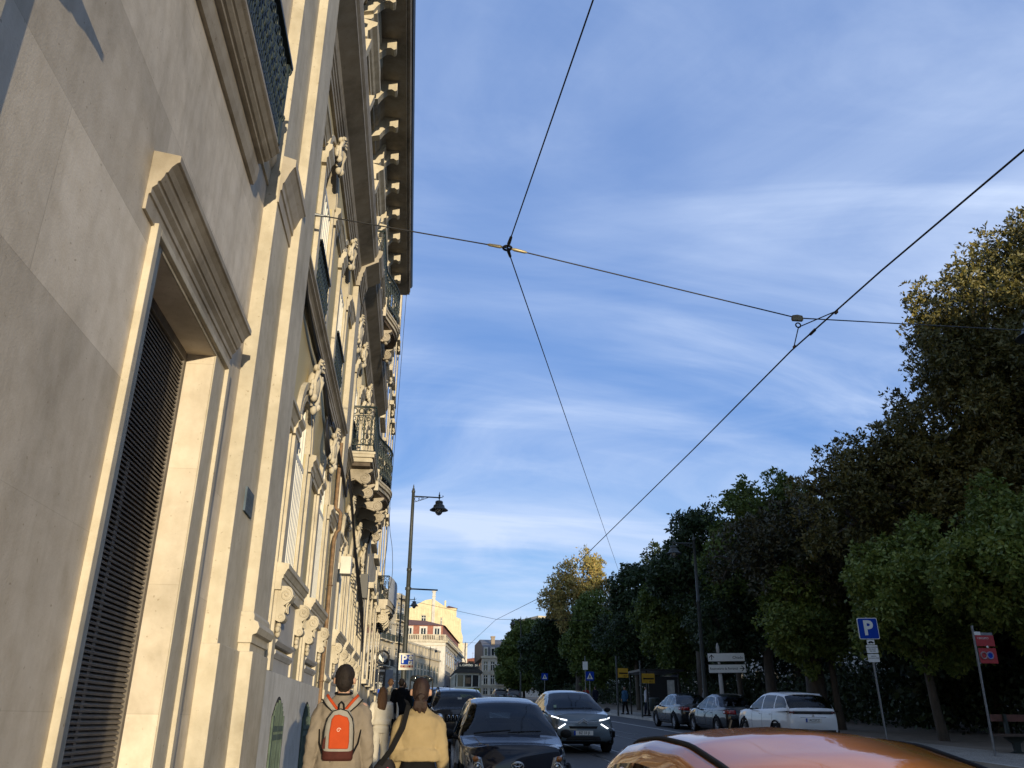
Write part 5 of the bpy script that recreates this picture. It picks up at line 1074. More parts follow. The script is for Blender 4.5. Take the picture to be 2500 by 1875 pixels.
class Car:
    def __init__(s, name, label, cat, paint, L, W, belt, roof, win, wheels, z0=.2, wr=.62, plan=.10, group=None, loc=(0,0,0), rz=0, rx=0, crown=.05, wheel_r=.31, tail=2.6, nose=3.4):
        """belt: [(y,z)] bonnet / shoulder / boot line; roof: [(y,z)] cabin line; win: (screen base, screen top, rear top, rear base)"""
        s.t = thing(name, label, cat, loc, rz, group, rx); s.L, s.W = L, W; s.paint = paint; s.win = win; s.belt, s.roof = belt, roof
        ys = [0,.015,.04,.08,.14,.22,.32]+[.32+(L-.64)*k/58 for k in range(1,58)]+[L-.32,L-.22,L-.14,L-.08,L-.04,L-.015,L]
        rows = []; zr_max = max(z for _, z in roof)
        for y in ys:
            f = 1-y/(L/2) if y < L/2 else 0; r_ = y/(L/2)-1 if y > L/2 else 0
            w = W*(1-plan*1.25*f**nose-plan*r_**tail-.05*max(0,1-y/.10)**2-.04*max(0,1-(L-y)/.10)**2)
            zs = smooth_prof(belt, y, .05); zr = max(zs, smooth_prof(roof, y, .07)); d = zr-zs; t = min(1, d/max(.01,zr_max-zs)); t2 = min(1, d/.25)
            zb = z0+.10*max(0,1-y/.35)+.10*max(0,1-(L-y)/.35)
            wt = w*.90*(1-t2)+(w*.93+(wr-w*.93)*t)*t2
            cr = crown*(.5+.5*t2)
            H = zs-zb
            row = [(0,zb),(w*.80,zb),(w*.955,zb+.05),(w*.99,zb+H*.25),(w,zb+H*.50),(w*.99,zb+H*.72),(w*.975,zb+H*.88),(w*.945,zs-.012),(w*.925,zs+.008*(1-t2)+.012*t2)]
            for k in (1,2,3):
                q = k/3.0*.94; row.append(((w*.925)*(1-q)+wt*q+.018*sin(pi*q)*t2, zs+.012+(zr-.035*t2-zs-.012)*q))
            row += [(wt*.985, zr-.02*t2),(wt*.93, zr+.2*cr),(wt*.72, zr+.62*cr),(wt*.38, zr+.90*cr),(0, zr+cr)]
            rows.append((y,row))
        s.rows = rows; n = len(rows[0][1]); V = []; 
        for y, row in rows:
            for x, z in row: V.append((x,y,z))
            for x, z in row[-2:0:-1]: V.append((-x,y,z))
        m = 2*n-2; s.m, s.n = m, n; F = []; G = {'windscreen':[], 'rear_window':[], 'side_window':[], 'side_window2':[]}
        yb0, yt0, yt1, yb1 = win; wy = [(a) for a in wheels]
        for i in range(len(rows)-1):
            ym = (rows[i][0]+rows[i+1][0])/2
            for j in range(m):
                jj = j if j < n-1 else m-1-j        # 0..n-2 strip index from the bottom
                q = (i*m+j, i*m+(j+1)%m, (i+1)*m+(j+1)%m, (i+1)*m+j)
                c = sum((Vector(V[k]) for k in q), Vector())/4
                if any((ym-a)**2+(c.z-wheel_r)**2 < (wheel_r+.055)**2 for a in wy) and abs(c.x) > W*.62 and jj < 6: continue
                G_ = None
                if jj >= 12 and yb0 < ym < yt0: G_ = 'windscreen'
                elif jj >= 12 and yt1 < ym < yb1: G_ = 'rear_window'
                elif 8 <= jj <= 10:
                    zs = smooth_prof(belt, ym, .05); zr = smooth_prof(roof, ym, .07)
                    if zr-zs > .17 and yb0+.12 < ym < yb1-.10 and not any(abs(ym-p) < .035 for p in s.pillars()): G_ = 'side_window' if j < n-1 else 'side_window2'
                (G[G_] if G_ else F).append(q)
        F.append(tuple(range(m))[::-1]); F.append(tuple(range((len(rows)-1)*m, len(rows)*m)))
        s.body = s.mesh('body', paint, V, F); s.V = V
        for k in ('windscreen','rear_window','side_window','side_window2'):
            if G[k]: s.mesh('side_window' if k.startswith('side') else k, M_WIND, V, G[k])
        Vv = [Vector(v) for v in V]; allf = F+[q for g in G.values() for q in g]
        s.bvh = BVHTree.FromPolygons(Vv, [list(f) for f in allf])
        mb = MB(); mb.box(-W*.60,W*.60,.25,L-.25,z0+.02,.62)
        for a in wy: mb.box(-W*.94,W*.94,a-wheel_r-.04,a+wheel_r+.04,z0+.12,.66)
        mb.build('wheel_well', M_TRIM, s.t)
        hr = zr_max; ym = (win[1]+win[2])/2
        b = MB(); b.box(-W*.80,W*.80,win[0]+.12,win[1]-.05,.62,smooth_prof(belt,win[0],.05)-.06); b.build('dashboard', M_TRIM, s.t)
        for sx in (-1,1):
            b = MB(); y0 = ym-.25; b.ball((sx*W*.43,y0,hr-.62), (.22,.10,.33), 12, 8); b.ball((sx*W*.43,y0+.05,hr-.26), (.12,.06,.10), 10, 7); b.ball((sx*W*.43,y0-.25,hr-.85), (.23,.28,.12), 10, 7); b.build('front_seat', M_SEAT, s.t)
            b = MB(); b.ball((sx*W*.42,y0+.95,hr-.28), (.11,.05,.08), 10, 6); b.build('rear_headrest', M_SEAT, s.t)
        b = MB(); b.box(-W*.76,W*.76,ym+.65,ym+.82,.62,hr-.42); b.build('rear_bench', M_SEAT, s.t)
        b = MB(); b.ring((W*.43,0,0), .18, .016, 'y', 20, 6); o = b.build('steering_wheel', M_TRIM, s.t); o.location = (0, win[1]-.05, hr-.60); o.rotation_euler = (radians(-25),0,0)
        for a in wy:
            for sd in (-1,1):
                b = MB(); R = wheel_r; b.lathe([(R*.62,-.10),(R*.9,-.11),(R,-.085),(R,.085),(R*.9,.11),(R*.66,.10),(R*.62,.05)], (0,0,0), 28, axis='x'); w_ = b.build('wheel', M_TYRE, s.t); w_.location = (sd*(W-.115), a, R)
                b = MB(); b.ring((sd*.07,0,0), R*.62, .02, 'x', 24, 6); b.lathe([(R*.13,sd*.06),(R*.13,sd*.09),(.001,sd*.095)], n=12, axis='x')
                for k in range(10 if wheel_r > .3 else 7):
                    q = 2*pi*k/(10 if wheel_r > .3 else 7); b.tube([(sd*.085,R*.1*cos(q),R*.1*sin(q)),(sd*.075,R*.62*cos(q),R*.62*sin(q))], [.022,.016], 5)
                b.lathe([(R*.60,sd*.02),(.001,sd*.02)], n=20, axis='x'); rm = b.build('rim', M_RIM, w_)
                b = MB(); P = []
                for k in range(25): q = radians(-14)+radians(208)*k/24; P.append((sd*(W+.004-.02*abs(cos(q))), a+(wheel_r+.058)*cos(q), R+(wheel_r+.058)*sin(q)))
                b.tube(P, .026, 6); b.build('wheel_arch', s.arch_mat(), s.t)
    def pillars(s): return getattr(s, '_pil', [])
    def arch_mat(s): return M_TRIM
    def mesh(s, name, m, V, F):
        used = sorted({i for f in F for i in f}); ix = {u:k for k,u in enumerate(used)}
        me = bpy.data.meshes.new(name); me.from_pydata([V[u] for u in used], [], [tuple(ix[i] for i in f) for f in F]); me.polygons.foreach_set('use_smooth', [True]*len(F)); me.materials.append(m)
        bm = bmesh.new(); bm.from_mesh(me); bmesh.ops.remove_doubles(bm, verts=bm.verts, dist=1e-5); bm.to_mesh(me); bm.free()
        # orientation: outwards from the car's axis
        c = Vector((0,s.L/2,.7)); flip = sum(1 if p.normal.dot(p.center-c) < 0 else -1 for p in me.polygons)
        if flip > 0: me.flip_normals()
        o = bpy.data.objects.new(name, me); COL.objects.link(o); o.parent = s.t
        md = o.modifiers.new('edges','EDGE_SPLIT') if False else None
        return o
    def hit(s, x, z, side):
        if side == 'f': r_ = s.bvh.ray_cast(Vector((x,-2,z)), Vector((0,1,0)))
        elif side == 'r': r_ = s.bvh.ray_cast(Vector((x,s.L+2,z)), Vector((0,-1,0)))
        elif side == 't': r_ = s.bvh.ray_cast(Vector((x,z,4)), Vector((0,0,-1)))
        else: r_ = s.bvh.ray_cast(Vector((2.5*side,x,z)), Vector((-side,0,0)))
        return r_[0], r_[1]
    def patch(s, name, m, quad, side='f', off=.008, nx=8, nz=4, parent=None, th=.010, mirror=False):
        """panel hugging the body: quad = four (x,z) corners seen from that side"""
        b = MB(); P = []; A, B, C, D = [Vector(q) for q in quad]
        for j in range(nz+1):
            for i in range(nx+1):
                p = A.lerp(B,i/nx).lerp(D.lerp(C,i/nx), j/nz); h, nn = s.hit(p.x, p.y, side)
                if h is None: h = Vector((p.x, .05 if side == 'f' else s.L-.05, p.y)) if side in 'fr' else Vector((0,0,0)); nn = Vector((0,-1 if side=='f' else 1,0))
                d = {'f':Vector((0,-1,0)),'r':Vector((0,1,0)),'t':Vector((0,0,1))}.get(side) or Vector((side,0,0))
                P.append(h+d*off)
        d = {'f':Vector((0,-1,0)),'r':Vector((0,1,0)),'t':Vector((0,0,1))}.get(side) or Vector((side,0,0))
        w = nx+1; k = len(P); P2 = [p-d*(th+off) for p in P]
        F = [(j*w+i,j*w+i+1,(j+1)*w+i+1,(j+1)*w+i) for j in range(nz) for i in range(nx)]
        E_ = [(0*w+i) for i in range(nx)]+[j*w+nx for j in range(nz)]+[nz*w+i for i in range(nx,0,-1)]+[j*w for j in range(nz,0,-1)]
        b.add(P+P2, F+[(E_[i],E_[(i+1)%len(E_)],k+E_[(i+1)%len(E_)],k+E_[i]) for i in range(len(E_))], True)
        return b.build(name, m, parent or s.t)
    def both(s, name, m, quad, side='f', **k):
        s.patch(name, m, quad, side, **k); return s.patch(name, m, [(-x,z) for x,z in quad], side, **k)
    def line(s, name, m, pts, side, r=.004, parent=None):
        b = MB(); P = []
        for (a,c),(e,f) in zip(pts, pts[1:]):
            for k in range(6):
                h, nn = s.hit(a+(e-a)*k/6, c+(f-c)*k/6, side)
                if h: P.append(h)
        h, nn = s.hit(*pts[-1], side)
        if h: P.append(h)
        if len(P) > 1: b.tube(P, r, 5); return b.build(name, m, parent or s.t)
    def mirrors(s, y, z, m=None, sz=1):
        for sd in (-1,1):
            b = MB(); b.ball((sd*(s.W+.10),y,z), (.095*sz,.06*sz,.065*sz), 12, 8); b.tube([(sd*(s.W-.06),y+.02,z-.06),(sd*(s.W+.03),y,z-.05)], .03, 6); o = b.build('door_mirror', m or s.paint, s.t)
    def plate(s, txt, z, side='r', w=.52, x=0):
        h, nn = s.hit(x, z, side); d = 1 if side == 'r' else -1; y = max(h.y*d, max((s.hit(x+q, z+e, side)[0] or h).y*d for q in (-.2,.2) for e in (-.05,.05)))*d+.012*d
        b = MB(); b.box(x-w/2,x+w/2,*sorted((y,y+.012*d)),z-.055,z+.055); p_ = b.build('number_plate', M_PLATE, s.t)
        e = -1 if side == 'f' else 1      # blue strip on the plate's left as read
        lx = x-w/2 if side == 'f' else x+w/2; b = MB(); b.box(*sorted((lx,lx-e*.05)),*sorted((y+.012*d,y+.015*d)),z-.054,z+.054); b.build('plate_strip', M_SIGNB, p_)
        text(txt, .098, M_INK, 'plate_letters', p_, (x+(.02 if side=='f' else -.02),y+.0135*d,z), rot=(pi/2,0,0 if side=='f' else pi), sx=.92)
        return y
def place(x, y, z=None): return (x, y, ground(y) if z is None else z)
GR1 = math.atan(.0438); GR2 = math.atan(.0335)
# --- dark navy small hatchback facing us
P_NAVY = mat_paint('navy_car_paint', (.006,.009,.022), .0, .3)
Car._pil = [2.15]
c = Car('small_hatchback', 'dark navy small hatchback parked facing us behind the orange car', 'car', P_NAVY, 3.75, .845,
    [(0,.52),(.02,.66),(.08,.73),(.25,.80),(.6,.90),(1.05,.985),(1.5,.97),(2.6,.98),(3.3,1.0),(3.65,.98),(3.75,.7)],
    [(.95,.9),(1.05,.985),(1.45,1.24),(1.78,1.43),(2.2,1.49),(2.8,1.485),(3.25,1.43),(3.5,1.28),(3.72,.95)], (1.06,1.76,3.28,3.62), (.62,3.08), wr=.56, loc=place(1.58,12.85), rx=GR1, plan=.13, group='cars parked along the left kerb', wheel_r=.29)
hl = c.both('headlight', M_LENS, [(.46,.56),(.70,.58),(.73,.83),(.52,.78)], 'f', nx=6, nz=6)
for sd in (-1,1):
    h,_ = c.hit(sd*.60,.76,'f'); b = MB(); b.ball((h.x,h.y-.005,h.z), (.045,.03,.04), 12, 8); b.build('indicator', M_AMBER, c.t)
    h,_ = c.hit(sd*.57,.66,'f'); b = MB(); b.ring((h.x,h.y-.012,h.z), .05, .012, 'y', 16, 6); b.ball((h.x,h.y,h.z), (.04,.02,.04), 10, 6); b.build('reflector', M_CHROME, c.t)
c.patch('grille', M_TRIM, [(-.40,.52),(.40,.52),(.42,.64),(-.42,.64)], 'f'); c.patch('lower_intake', M_TRIM, [(-.5,.26),(.5,.26),(.46,.40),(-.46,.40)], 'f')
h,_ = c.hit(0,.665,'f'); b = MB()
def ell(mb, cx, cz, rx, rz, y, r): mb.tube([(cx+rx*cos(2*pi*k/24), y, cz+rz*sin(2*pi*k/24)) for k in range(25)], r, 6, cap=False)
ell(b,0,h.z,.085,.06,h.y-.02,.009); ell(b,0,h.z+.005,.026,.054,h.y-.022,.008); ell(b,0,h.z+.022,.06,.024,h.y-.024,.008); b.build('emblem', M_CHROME, c.t)
c.plate('74-DJ-96', .46, 'f'); c.mirrors(1.35, 1.02, M_TRIM)
for x0,x1 in ((-.55,.02),(-.02,.50)): c.line('wiper', M_TRIM, [(x0,1.10),(x1,1.14)], 't', .011)
for sd in (-1,1):
    c.line('bonnet_crease', P_NAVY, [(sd*.40,.14),(sd*.46,.5),(sd*.56,.98)], 't', .006); c.line('door_seam', M_INK, [(1.30,.35),(1.28,.9)], sd, .004); c.line('door_seam', M_INK, [(2.35,.35),(2.4,.9)], sd, .004)
# --- grey blue crossover coming towards us
P_TEAL = mat_paint('grey_blue_car_paint', (.14,.185,.225), .35, .38)
Car._pil = [2.35]
c = Car('crossover_car', 'grey blue crossover driving towards us with split bright daytime lights', 'car', P_TEAL, 4.36, .90,
    [(0,.52),(.02,.72),(.06,.80),(.2,.88),(.6,.96),(1.15,1.03),(1.6,1.0),(3.0,1.03),(3.9,1.05),(4.3,1.0),(4.36,.8)],
    [(1.05,.95),(1.15,1.03),(1.6,1.28),(2.0,1.47),(2.5,1.525),(3.0,1.51),(3.6,1.38),(4.1,1.16),(4.34,.95)], (1.16,1.96,3.1,4.0), (.82,3.5), wr=.60, loc=place(4.64,23.4), rx=GR2, wheel_r=.34, z0=.22)
for sd in (1,-1):
    q = lambda L_: [(sd*x,z) for x,z in L_]
    c.patch('daytime_light', M_DRL, q([(.44,.81),(.62,.845),(.63,.87),(.44,.84)]), 'f', nx=5, nz=2, off=.012)
    c.patch('daytime_light', M_DRL, q([(.65,.855),(.80,.90),(.79,.925),(.66,.885)]), 'f', nx=5, nz=2, off=.012)
    c.patch('daytime_light', M_DRL, q([(.47,.725),(.49,.745),(.68,.635),(.65,.615)]), 'f', nx=5, nz=2, off=.012)
    c.patch('headlight', M_LENS, q([(.60,.71),(.83,.72),(.86,.60),(.74,.60)]), 'f', nx=5, nz=4); c.patch('fog_recess', M_TRIM, q([(.70,.58),(.87,.56),(.86,.40),(.74,.42)]), 'f', nx=4, nz=4)
    c.line('chrome_line', M_CHROME, [(sd*.10,.80),(sd*.44,.785)], 'f', .008); c.line('chrome_line', M_CHROME, [(sd*.10,.765),(sd*.44,.752)], 'f', .008)
h,_ = c.hit(0,.80,'f'); b = MB(); y = h.y-.02
for dz in (0,.05): b.tube([(-.12,y,.755+dz-.02),(-.09,y,.755+dz),(0,y,.83+dz-.01),(.09,y,.755+dz),(.12,y,.755+dz-.02)], .011, 6)
b.build('emblem', M_CHROME, c.t)
c.patch('grille', M_TRIM, [(-.36,.62),(.36,.62),(.39,.68),(-.39,.68)], 'f'); c.patch('lower_intake', M_TRIM, [(-.48,.30),(.48,.30),(.44,.43),(-.44,.43)], 'f'); c.patch('skid_plate', M_TRIM, [(-.8,.22),(.8,.22),(.8,.30),(-.8,.30)], 'f')
c.plate('BZ 33 JI', .515, 'f'); c.mirrors(1.5, 1.06, M_TRIM)
h,_ = c.hit(-.55,1.12,'f'); b = MB(); b.box(h.x-.04,h.x+.04,h.y-.014,h.y-.006,h.z-.02,h.z+.06); b.build('windscreen_sticker', mat('pale_green_sticker', (.35,.5,.4), .5), c.t)
for sd in (-1,1): c.line('bonnet_crease', P_TEAL, [(sd*.42,.2),(sd*.60,1.1)], 't', .008); c.line('door_seam', M_INK, [(1.45,.4),(1.42,.95)], sd, .005)
c.line('wiper', M_TRIM, [(-.6,1.2),(.5,1.24)], 't', .012)
# --- boxy dark suv behind the hatchback
P_SUV = mat_paint('dark_grey_car_paint', (.030,.031,.034), .4, .35); Car._pil = [2.2]
def suv(label, paint, x, y, H=1.53, grp='cars parked along the left kerb', name='boxy_suv', rz=0, slot=True):
    c = Car(name, label, 'car', paint, 4.2, .88, [(0,.55),(.02,.90),(.08,.97),(.3,1.0),(1.1,1.05),(1.5,1.04),(3.9,1.06),(4.15,1.05),(4.2,.8)],
        [(1.05,1.0),(1.12,1.05),(1.45,1.32),(1.72,H-.05),(2.1,H),(3.6,H-.01),(3.95,H-.08),(4.15,1.1)], (1.13,1.70,3.7,4.08), (.78,3.35), wr=.66, loc=place(x,y), rx=GR2 if not rz else -GR2, rz=rz, plan=.06, group=grp, wheel_r=.34, z0=.24)
    if slot:
        c.patch('grille', M_TRIM, [(-.46,.70),(.46,.70),(.46,.90),(-.46,.90)], 'f')
        for k in range(7):
            x0 = -.40+k*.115; c.patch('grille_slot', M_CHROME, [(x0,.72),(x0+.08,.72),(x0+.08,.88),(x0,.88)], 'f', nx=2, nz=2, off=.014); c.patch('grille_slot', M_INK, [(x0+.015,.735),(x0+.065,.735),(x0+.065,.865),(x0+.015,.865)], 'f', nx=2, nz=2, off=.018)
        for sd in (-1,1):
            h,_ = c.hit(sd*.62,.80,'f'); b = MB(); b.lathe([(.11,-.02),(.10,-.03),(.001,-.035)], (h.x,h.y,h.z), 18, axis='y'); b.ring((h.x,h.y-.02,h.z), .11, .014, 'y', 18, 6); b.build('headlight', M_CHROME, c.t)
        for sd in (-1,1): b = MB(); b.tube([(sd*.60,1.8,H+.03),(sd*.60,2.0,H+.07),(sd*.60,3.4,H+.06),(sd*.60,3.6,H+.02)], .02, 6); b.build('roof_rail', M_TRIM, c.t)
        for sx, sz in ((0,.18),(.13,.32)):
            pass
        h,_ = c.hit(.02,1.30,'f'); b = MB(); b.box(h.x-.06,h.x+.06,h.y-.02,h.y-.008,h.z-.03,h.z+.03); b.build('windscreen_sticker', M_SIGNW, c.t)
        b = MB(); b.tube([(-.25,2.1,H+.04),(-.25,2.2,H+.35)], .008, 5); b.build('aerial', M_TRIM, c.t)
    c.mirrors(1.45, 1.10, M_TRIM); return c
suv('dark boxy suv with roof rails parked behind the navy hatchback', P_SUV, 1.48, 25.0)
suv('dark car mostly hidden behind the boxy suv with roof rails', mat_paint('black_blue_car_paint', (.014,.016,.024), .3, .35), 1.15, 31.0, 1.56, slot=False, name='parked_suv')
# --- orange domed car right in front
P_ORANGE = mat_paint('orange_car_paint', (.60,.19,.010), .0, .30, .06); Car._pil = [1.95]
yo, zo = 1.95, ground(3.8)-.09
c = Car('orange_car', 'orange domed car parked close to us, roof filling the bottom right of the view', 'car', P_ORANGE, 3.72, .82,
    [(0,.5),(.03,.66),(.12,.76),(.4,.86),(.9,.96),(1.4,.97),(2.6,.99),(3.3,1.0),(3.62,.95),(3.72,.6)],
    [(.6,.8),(.78,.97),(.95,1.22),(1.15,1.40),(1.45,1.475),(1.9,1.535),(2.35,1.535),(2.75,1.495),(3.05,1.40),(3.3,1.22),(3.5,1.0)], (.62,1.12,3.02,3.4), (.65,3.0), wr=.64, loc=(1.745,yo,zo), rx=GR1, plan=.14, crown=.10, group='cars parked along the left kerb', wheel_r=.28)
for sd in (-1,1):
    b = MB(); P = []
    for k in range(30):
        y = .95+2.35*k/29; h,_ = c.hit(sd*.53, y, 't'); P.append(h+Vector((0,0,.003)))
    b.tube([p+Vector((dx,0,0)) for dx in (0,) for p in P], .014, 6); b.build('roof_moulding', M_TRIM, c.t)
    c.line('door_seam', M_INK, [(1.0,1.0),(1.2,1.30),(1.6,1.36),(2.5,1.37),(2.95,1.26),(3.1,1.02)], sd, .008); c.line('drip_rail', P_ORANGE, [(.95,1.14),(1.2,1.37),(1.6,1.42),(2.6,1.42),(3.05,1.32),(3.3,1.06)], sd, .012)
    for q in (2.0,): c.line('pillar_seam', M_INK, [(q,1.0),(q,1.38)], sd, .012)
b = MB(); h,_ = c.hit(-.18,2.35,'t'); b.tube([h,h+Vector((.02,.02,.035))], .006, 6); b.build('aerial_stub', M_TRIM, c.t)
c.mirrors(1.0, 1.02, M_TRIM); c.both('headlight', M_LENS, [(.5,.6),(.7,.62),(.7,.76),(.52,.74)], 'f'); c.both('tail_light', M_RED, [(.55,.7),(.72,.7),(.72,.9),(.56,.9)], 'r'); c.plate('63-20-XA', .5, 'r')
# --- white crossover parked across the street (tail to us: nose away)
def away(name, label, paint, L, W, belt, roof, win, wheels, x, y, pil, **k):
    Car._pil = pil
    # rz=pi turns the nose up the street; tail at y
    return Car(name, label, 'car', paint, L, W, belt, roof, win, wheels, loc=place(x,y+L), rz=pi, rx=-GR2, group='cars parked along the park kerb', **k)
P_WHITE = mat_paint('white_car_paint', (.80,.81,.82), 0, .35, .04)
c = away('white_crossover', 'white compact crossover parked by the park, tail towards us', P_WHITE, 4.3, .885,
    [(0,.55),(.03,.8),(.15,.92),(.6,1.0),(1.15,1.05),(1.6,1.02),(3.2,1.08),(3.95,1.12),(4.2,1.10),(4.27,1.0),(4.3,.75)],
    [(1.0,.98),(1.15,1.06),(1.6,1.32),(2.0,1.50),(2.5,1.56),(3.2,1.55),(3.75,1.50),(4.0,1.34),(4.26,1.06)], (1.16,1.96,3.78,4.2), (.8,3.4), 12.5, 26.4, [2.3,3.25], wr=.63, wheel_r=.34, z0=.24)
c.patch('tail_band', mat('gloss_black_band', (.010,.010,.011), .15, var=0, coat=1), [(-.84,.96),(.84,.96),(.85,1.05),(-.85,1.05)], 'r', nx=16, nz=3)
for sd in (-1,1): c.patch('tail_light', mat('dark_red_lens', (.10,.008,.010), .2, var=.3, coat=1, bmp=0), [(sd*.60,.975),(sd*.83,.975),(sd*.84,1.04),(sd*.60,1.04)], 'r', off=.014, nx=5, nz=2)
c.patch('bumper', M_TRIM, [(-.82,.30),(.82,.30),(.84,.50),(-.84,.50)], 'r', nx=10, nz=3); c.plate('AC23CZ', .78, 'r'); c.line('chrome_line', M_CHROME, [(-.42,.87),(.42,.87)], 'r', .010)
h,_ = c.hit(0,.92,'r'); b = MB(); y = h.y+.012; b.tube([(.04,y,.89),(-.01,y,.905),(.02,y,.93),(-.03,y,.955)], [.008,.012,.014,.008], 5); b.tube([(.0,y,.915),(-.045,y,.90)], .007, 5); b.build('emblem', M_CHROME, c.t)
b = MB(); b.tube([(-.58,3.66,1.525),(-.3,3.80,1.535),(0,3.84,1.54),(.3,3.80,1.535),(.58,3.66,1.525)], .03, 6); b.build('roof_spoiler', P_WHITE, c.t); c.mirrors(1.5, 1.10, M_TRIM)
for sd in (-1,1):
    for y in (1.5,2.35,3.15): c.line('door_seam', M_INK, [(y,.42),(y+.02,1.0)], sd, .005)
    for y in (2.2,3.0): h,_ = c.hit(y,.93,sd); b = MB(); b.ball((h.x,h.y,h.z), (.025,.09,.02), 8, 5); b.build('door_handle', P_WHITE, c.t)
    continue
    b = MB(); P = [c.hit(y_,1.53,sd)[0] for y_ in (2.1,2.6,3.1)]; b.tube([p+Vector((0,0,.05)) for p in P if p], .014, 5) if all(P) else None; b.build('roof_rail', M_TRIM, c.t) if b.v else None
# --- two dark saloons
def saloon(label, paint, x, y, chrome=False, H=1.45):
    c = away('saloon_car', label, paint, 4.65, .90, [(0,.5),(.03,.68),(.15,.78),(.6,.88),(1.25,.97),(1.7,.94),(3.2,.96),(3.9,1.0),(4.4,1.02),(4.58,.98),(4.65,.7)],
        [(1.15,.9),(1.28,.98),(1.75,1.24),(2.1,1.40),(2.5,H),(2.9,H-.01),(3.35,1.36),(3.8,1.13),(4.05,1.0)], (1.29,2.08,3.2,3.98), (.88,3.7), x, y, [2.4,3.15], wr=.60, wheel_r=.32)
    for sd in (-1,1):
        c.patch('tail_light', M_RED, [(sd*.42,.78),(sd*.84,.80),(sd*.86,.95),(sd*.45,.93)], 'r', nx=6, nz=3, off=.012); c.patch('side_lamp', M_RED, [(4.36,.80),(4.56,.80),(4.54,.93),(4.30,.93)], sd, nx=4, nz=3, off=.008)
        for y_ in (1.55,2.5,3.3): c.line('door_seam', M_INK, [(y_,.38),(y_+.02,.92)], sd, .005)
        for y_ in (2.35,3.15): h,_ = c.hit(y_,.82,sd); b = MB(); b.ball((h.x,h.y,h.z), (.025,.09,.018), 8, 5); b.build('door_handle', paint, c.t)
        if chrome: c.line('window_frame', M_CHROME, [(1.55,1.06),(2.15,1.36),(2.7,1.40),(3.15,1.36),(3.6,1.06)], sd, .016)
        c.line('sill_line', M_TRIM, [(1.3,.36),(3.3,.36)], sd, .02)
    c.plate('38-NT-05', .62, 'r'); c.mirrors(1.6, 1.0, M_TRIM); c.patch('bumper', M_TRIM, [(-.7,.26),(.7,.26),(.7,.36),(-.7,.36)], 'r')
    return c
saloon('black saloon with chrome window trim parked just beyond the white crossover', mat_paint('black_car_paint', (.008,.008,.009), .0, .3), 12.55, 31.9, True, 1.47)
saloon('dark grey saloon parked farthest along the park kerb with a red tail lamp', mat_paint('graphite_car_paint', (.016,.017,.020), .05, .3), 12.62, 37.6)
# --- far cars
for x, y, lb, H in ((13.1,110,'far dark suv in the right lane, nearer of the pair',1.55),(11.75,113,'far dark car half hidden by the far suv',1.5)):
    Car._pil = [2.2]
    c = Car('far_car', lb, 'car', P_SUV, 4.2, .90, [(0,.55),(.02,.90),(.3,1.0),(1.1,1.05),(3.9,1.06),(4.2,.8)], [(1.05,1.0),(1.12,1.05),(1.72,H-.05),(2.1,H),(3.6,H-.01),(3.95,H-.08),(4.15,1.1)], (1.13,1.70,3.7,4.08), (.78,3.35), wr=.66, loc=place(x,y+4.2), rz=pi, rx=-GR2, plan=.06, group='far cars up the street', wheel_r=.34)
    for sd in (-1,1): c.patch('tail_light', M_RED, [(sd*.6,.85),(sd*.8,.85),(sd*.8,1.0),(sd*.6,1.0)], 'r', nx=3, nz=2)
    c.plate('52-ZR-18', .75, 'r')
# ------------------------------------------------------------------ people
M_SKIN = mat('skin', (.42,.25,.17), .6, var=.12, scale=20, fine=80, bmp=.05)
def loft(mb, secs, n=20, pw=2.2, cap=True):
    """secs = [(z, cx, cy, rx, ry)]"""
    vs = []
    for z,cx,cy,rx,ry in secs:
        for k in range(n):
            a = 2*pi*k/n; c, s_ = cos(a), sin(a)
            vs.append((cx+rx*(abs(c)**(2/pw))*(1 if c>=0 else -1), cy+ry*(abs(s_)**(2/pw))*(1 if s_>=0 else -1), z))
    m = len(secs); mb.add(vs, [(i*n+k, i*n+(k+1)%n, (i+1)*n+(k+1)%n, (i+1)*n+k) for i in range(m-1) for k in range(n)], True)
    if cap: mb.add(vs[:n], [tuple(range(n))[::-1]]); mb.add(vs[-n:], [tuple(range(n))])
def fuse(mb, name, m, parent, voxel=.014, smooth=4, wrinkle=0.0, wsc=(9,9,4), seed=0, hairy=0):
    """join overlapping solids into one continuous skin"""
    o = mb.build(name, m, None); o.data.validate()
    r_ = o.modifiers.new('fuse','REMESH'); r_.mode = 'VOXEL'; r_.voxel_size = voxel; r_.use_smooth_shade = True
    s_ = o.modifiers.new('soft','SMOOTH'); s_.iterations = smooth; s_.factor = .5
    dg = bpy.context.evaluated_depsgraph_get(); me = bpy.data.meshes.new_from_object(o.evaluated_get(dg)); bpy.data.objects.remove(o)
    me.name = name; me.materials.clear(); me.materials.append(m)
    if wrinkle:
        nn = [v.normal.copy() for v in me.vertices]
        for v, n_ in zip(me.vertices, nn):
            p = Vector((v.co.x*wsc[0]+seed, v.co.y*wsc[1], v.co.z*wsc[2])); q = noise.noise(p)+.5*noise.noise(p*2.3+Vector((3,1,7)))
            v.co += n_*(wrinkle*(1-abs(q)*2.2) if not hairy else wrinkle*q)
    me.polygons.foreach_set('use_smooth', [True]*len(me.polygons)); me.update()
    o = bpy.data.objects.new(name, me); COL.objects.link(o); o.parent = parent; return o
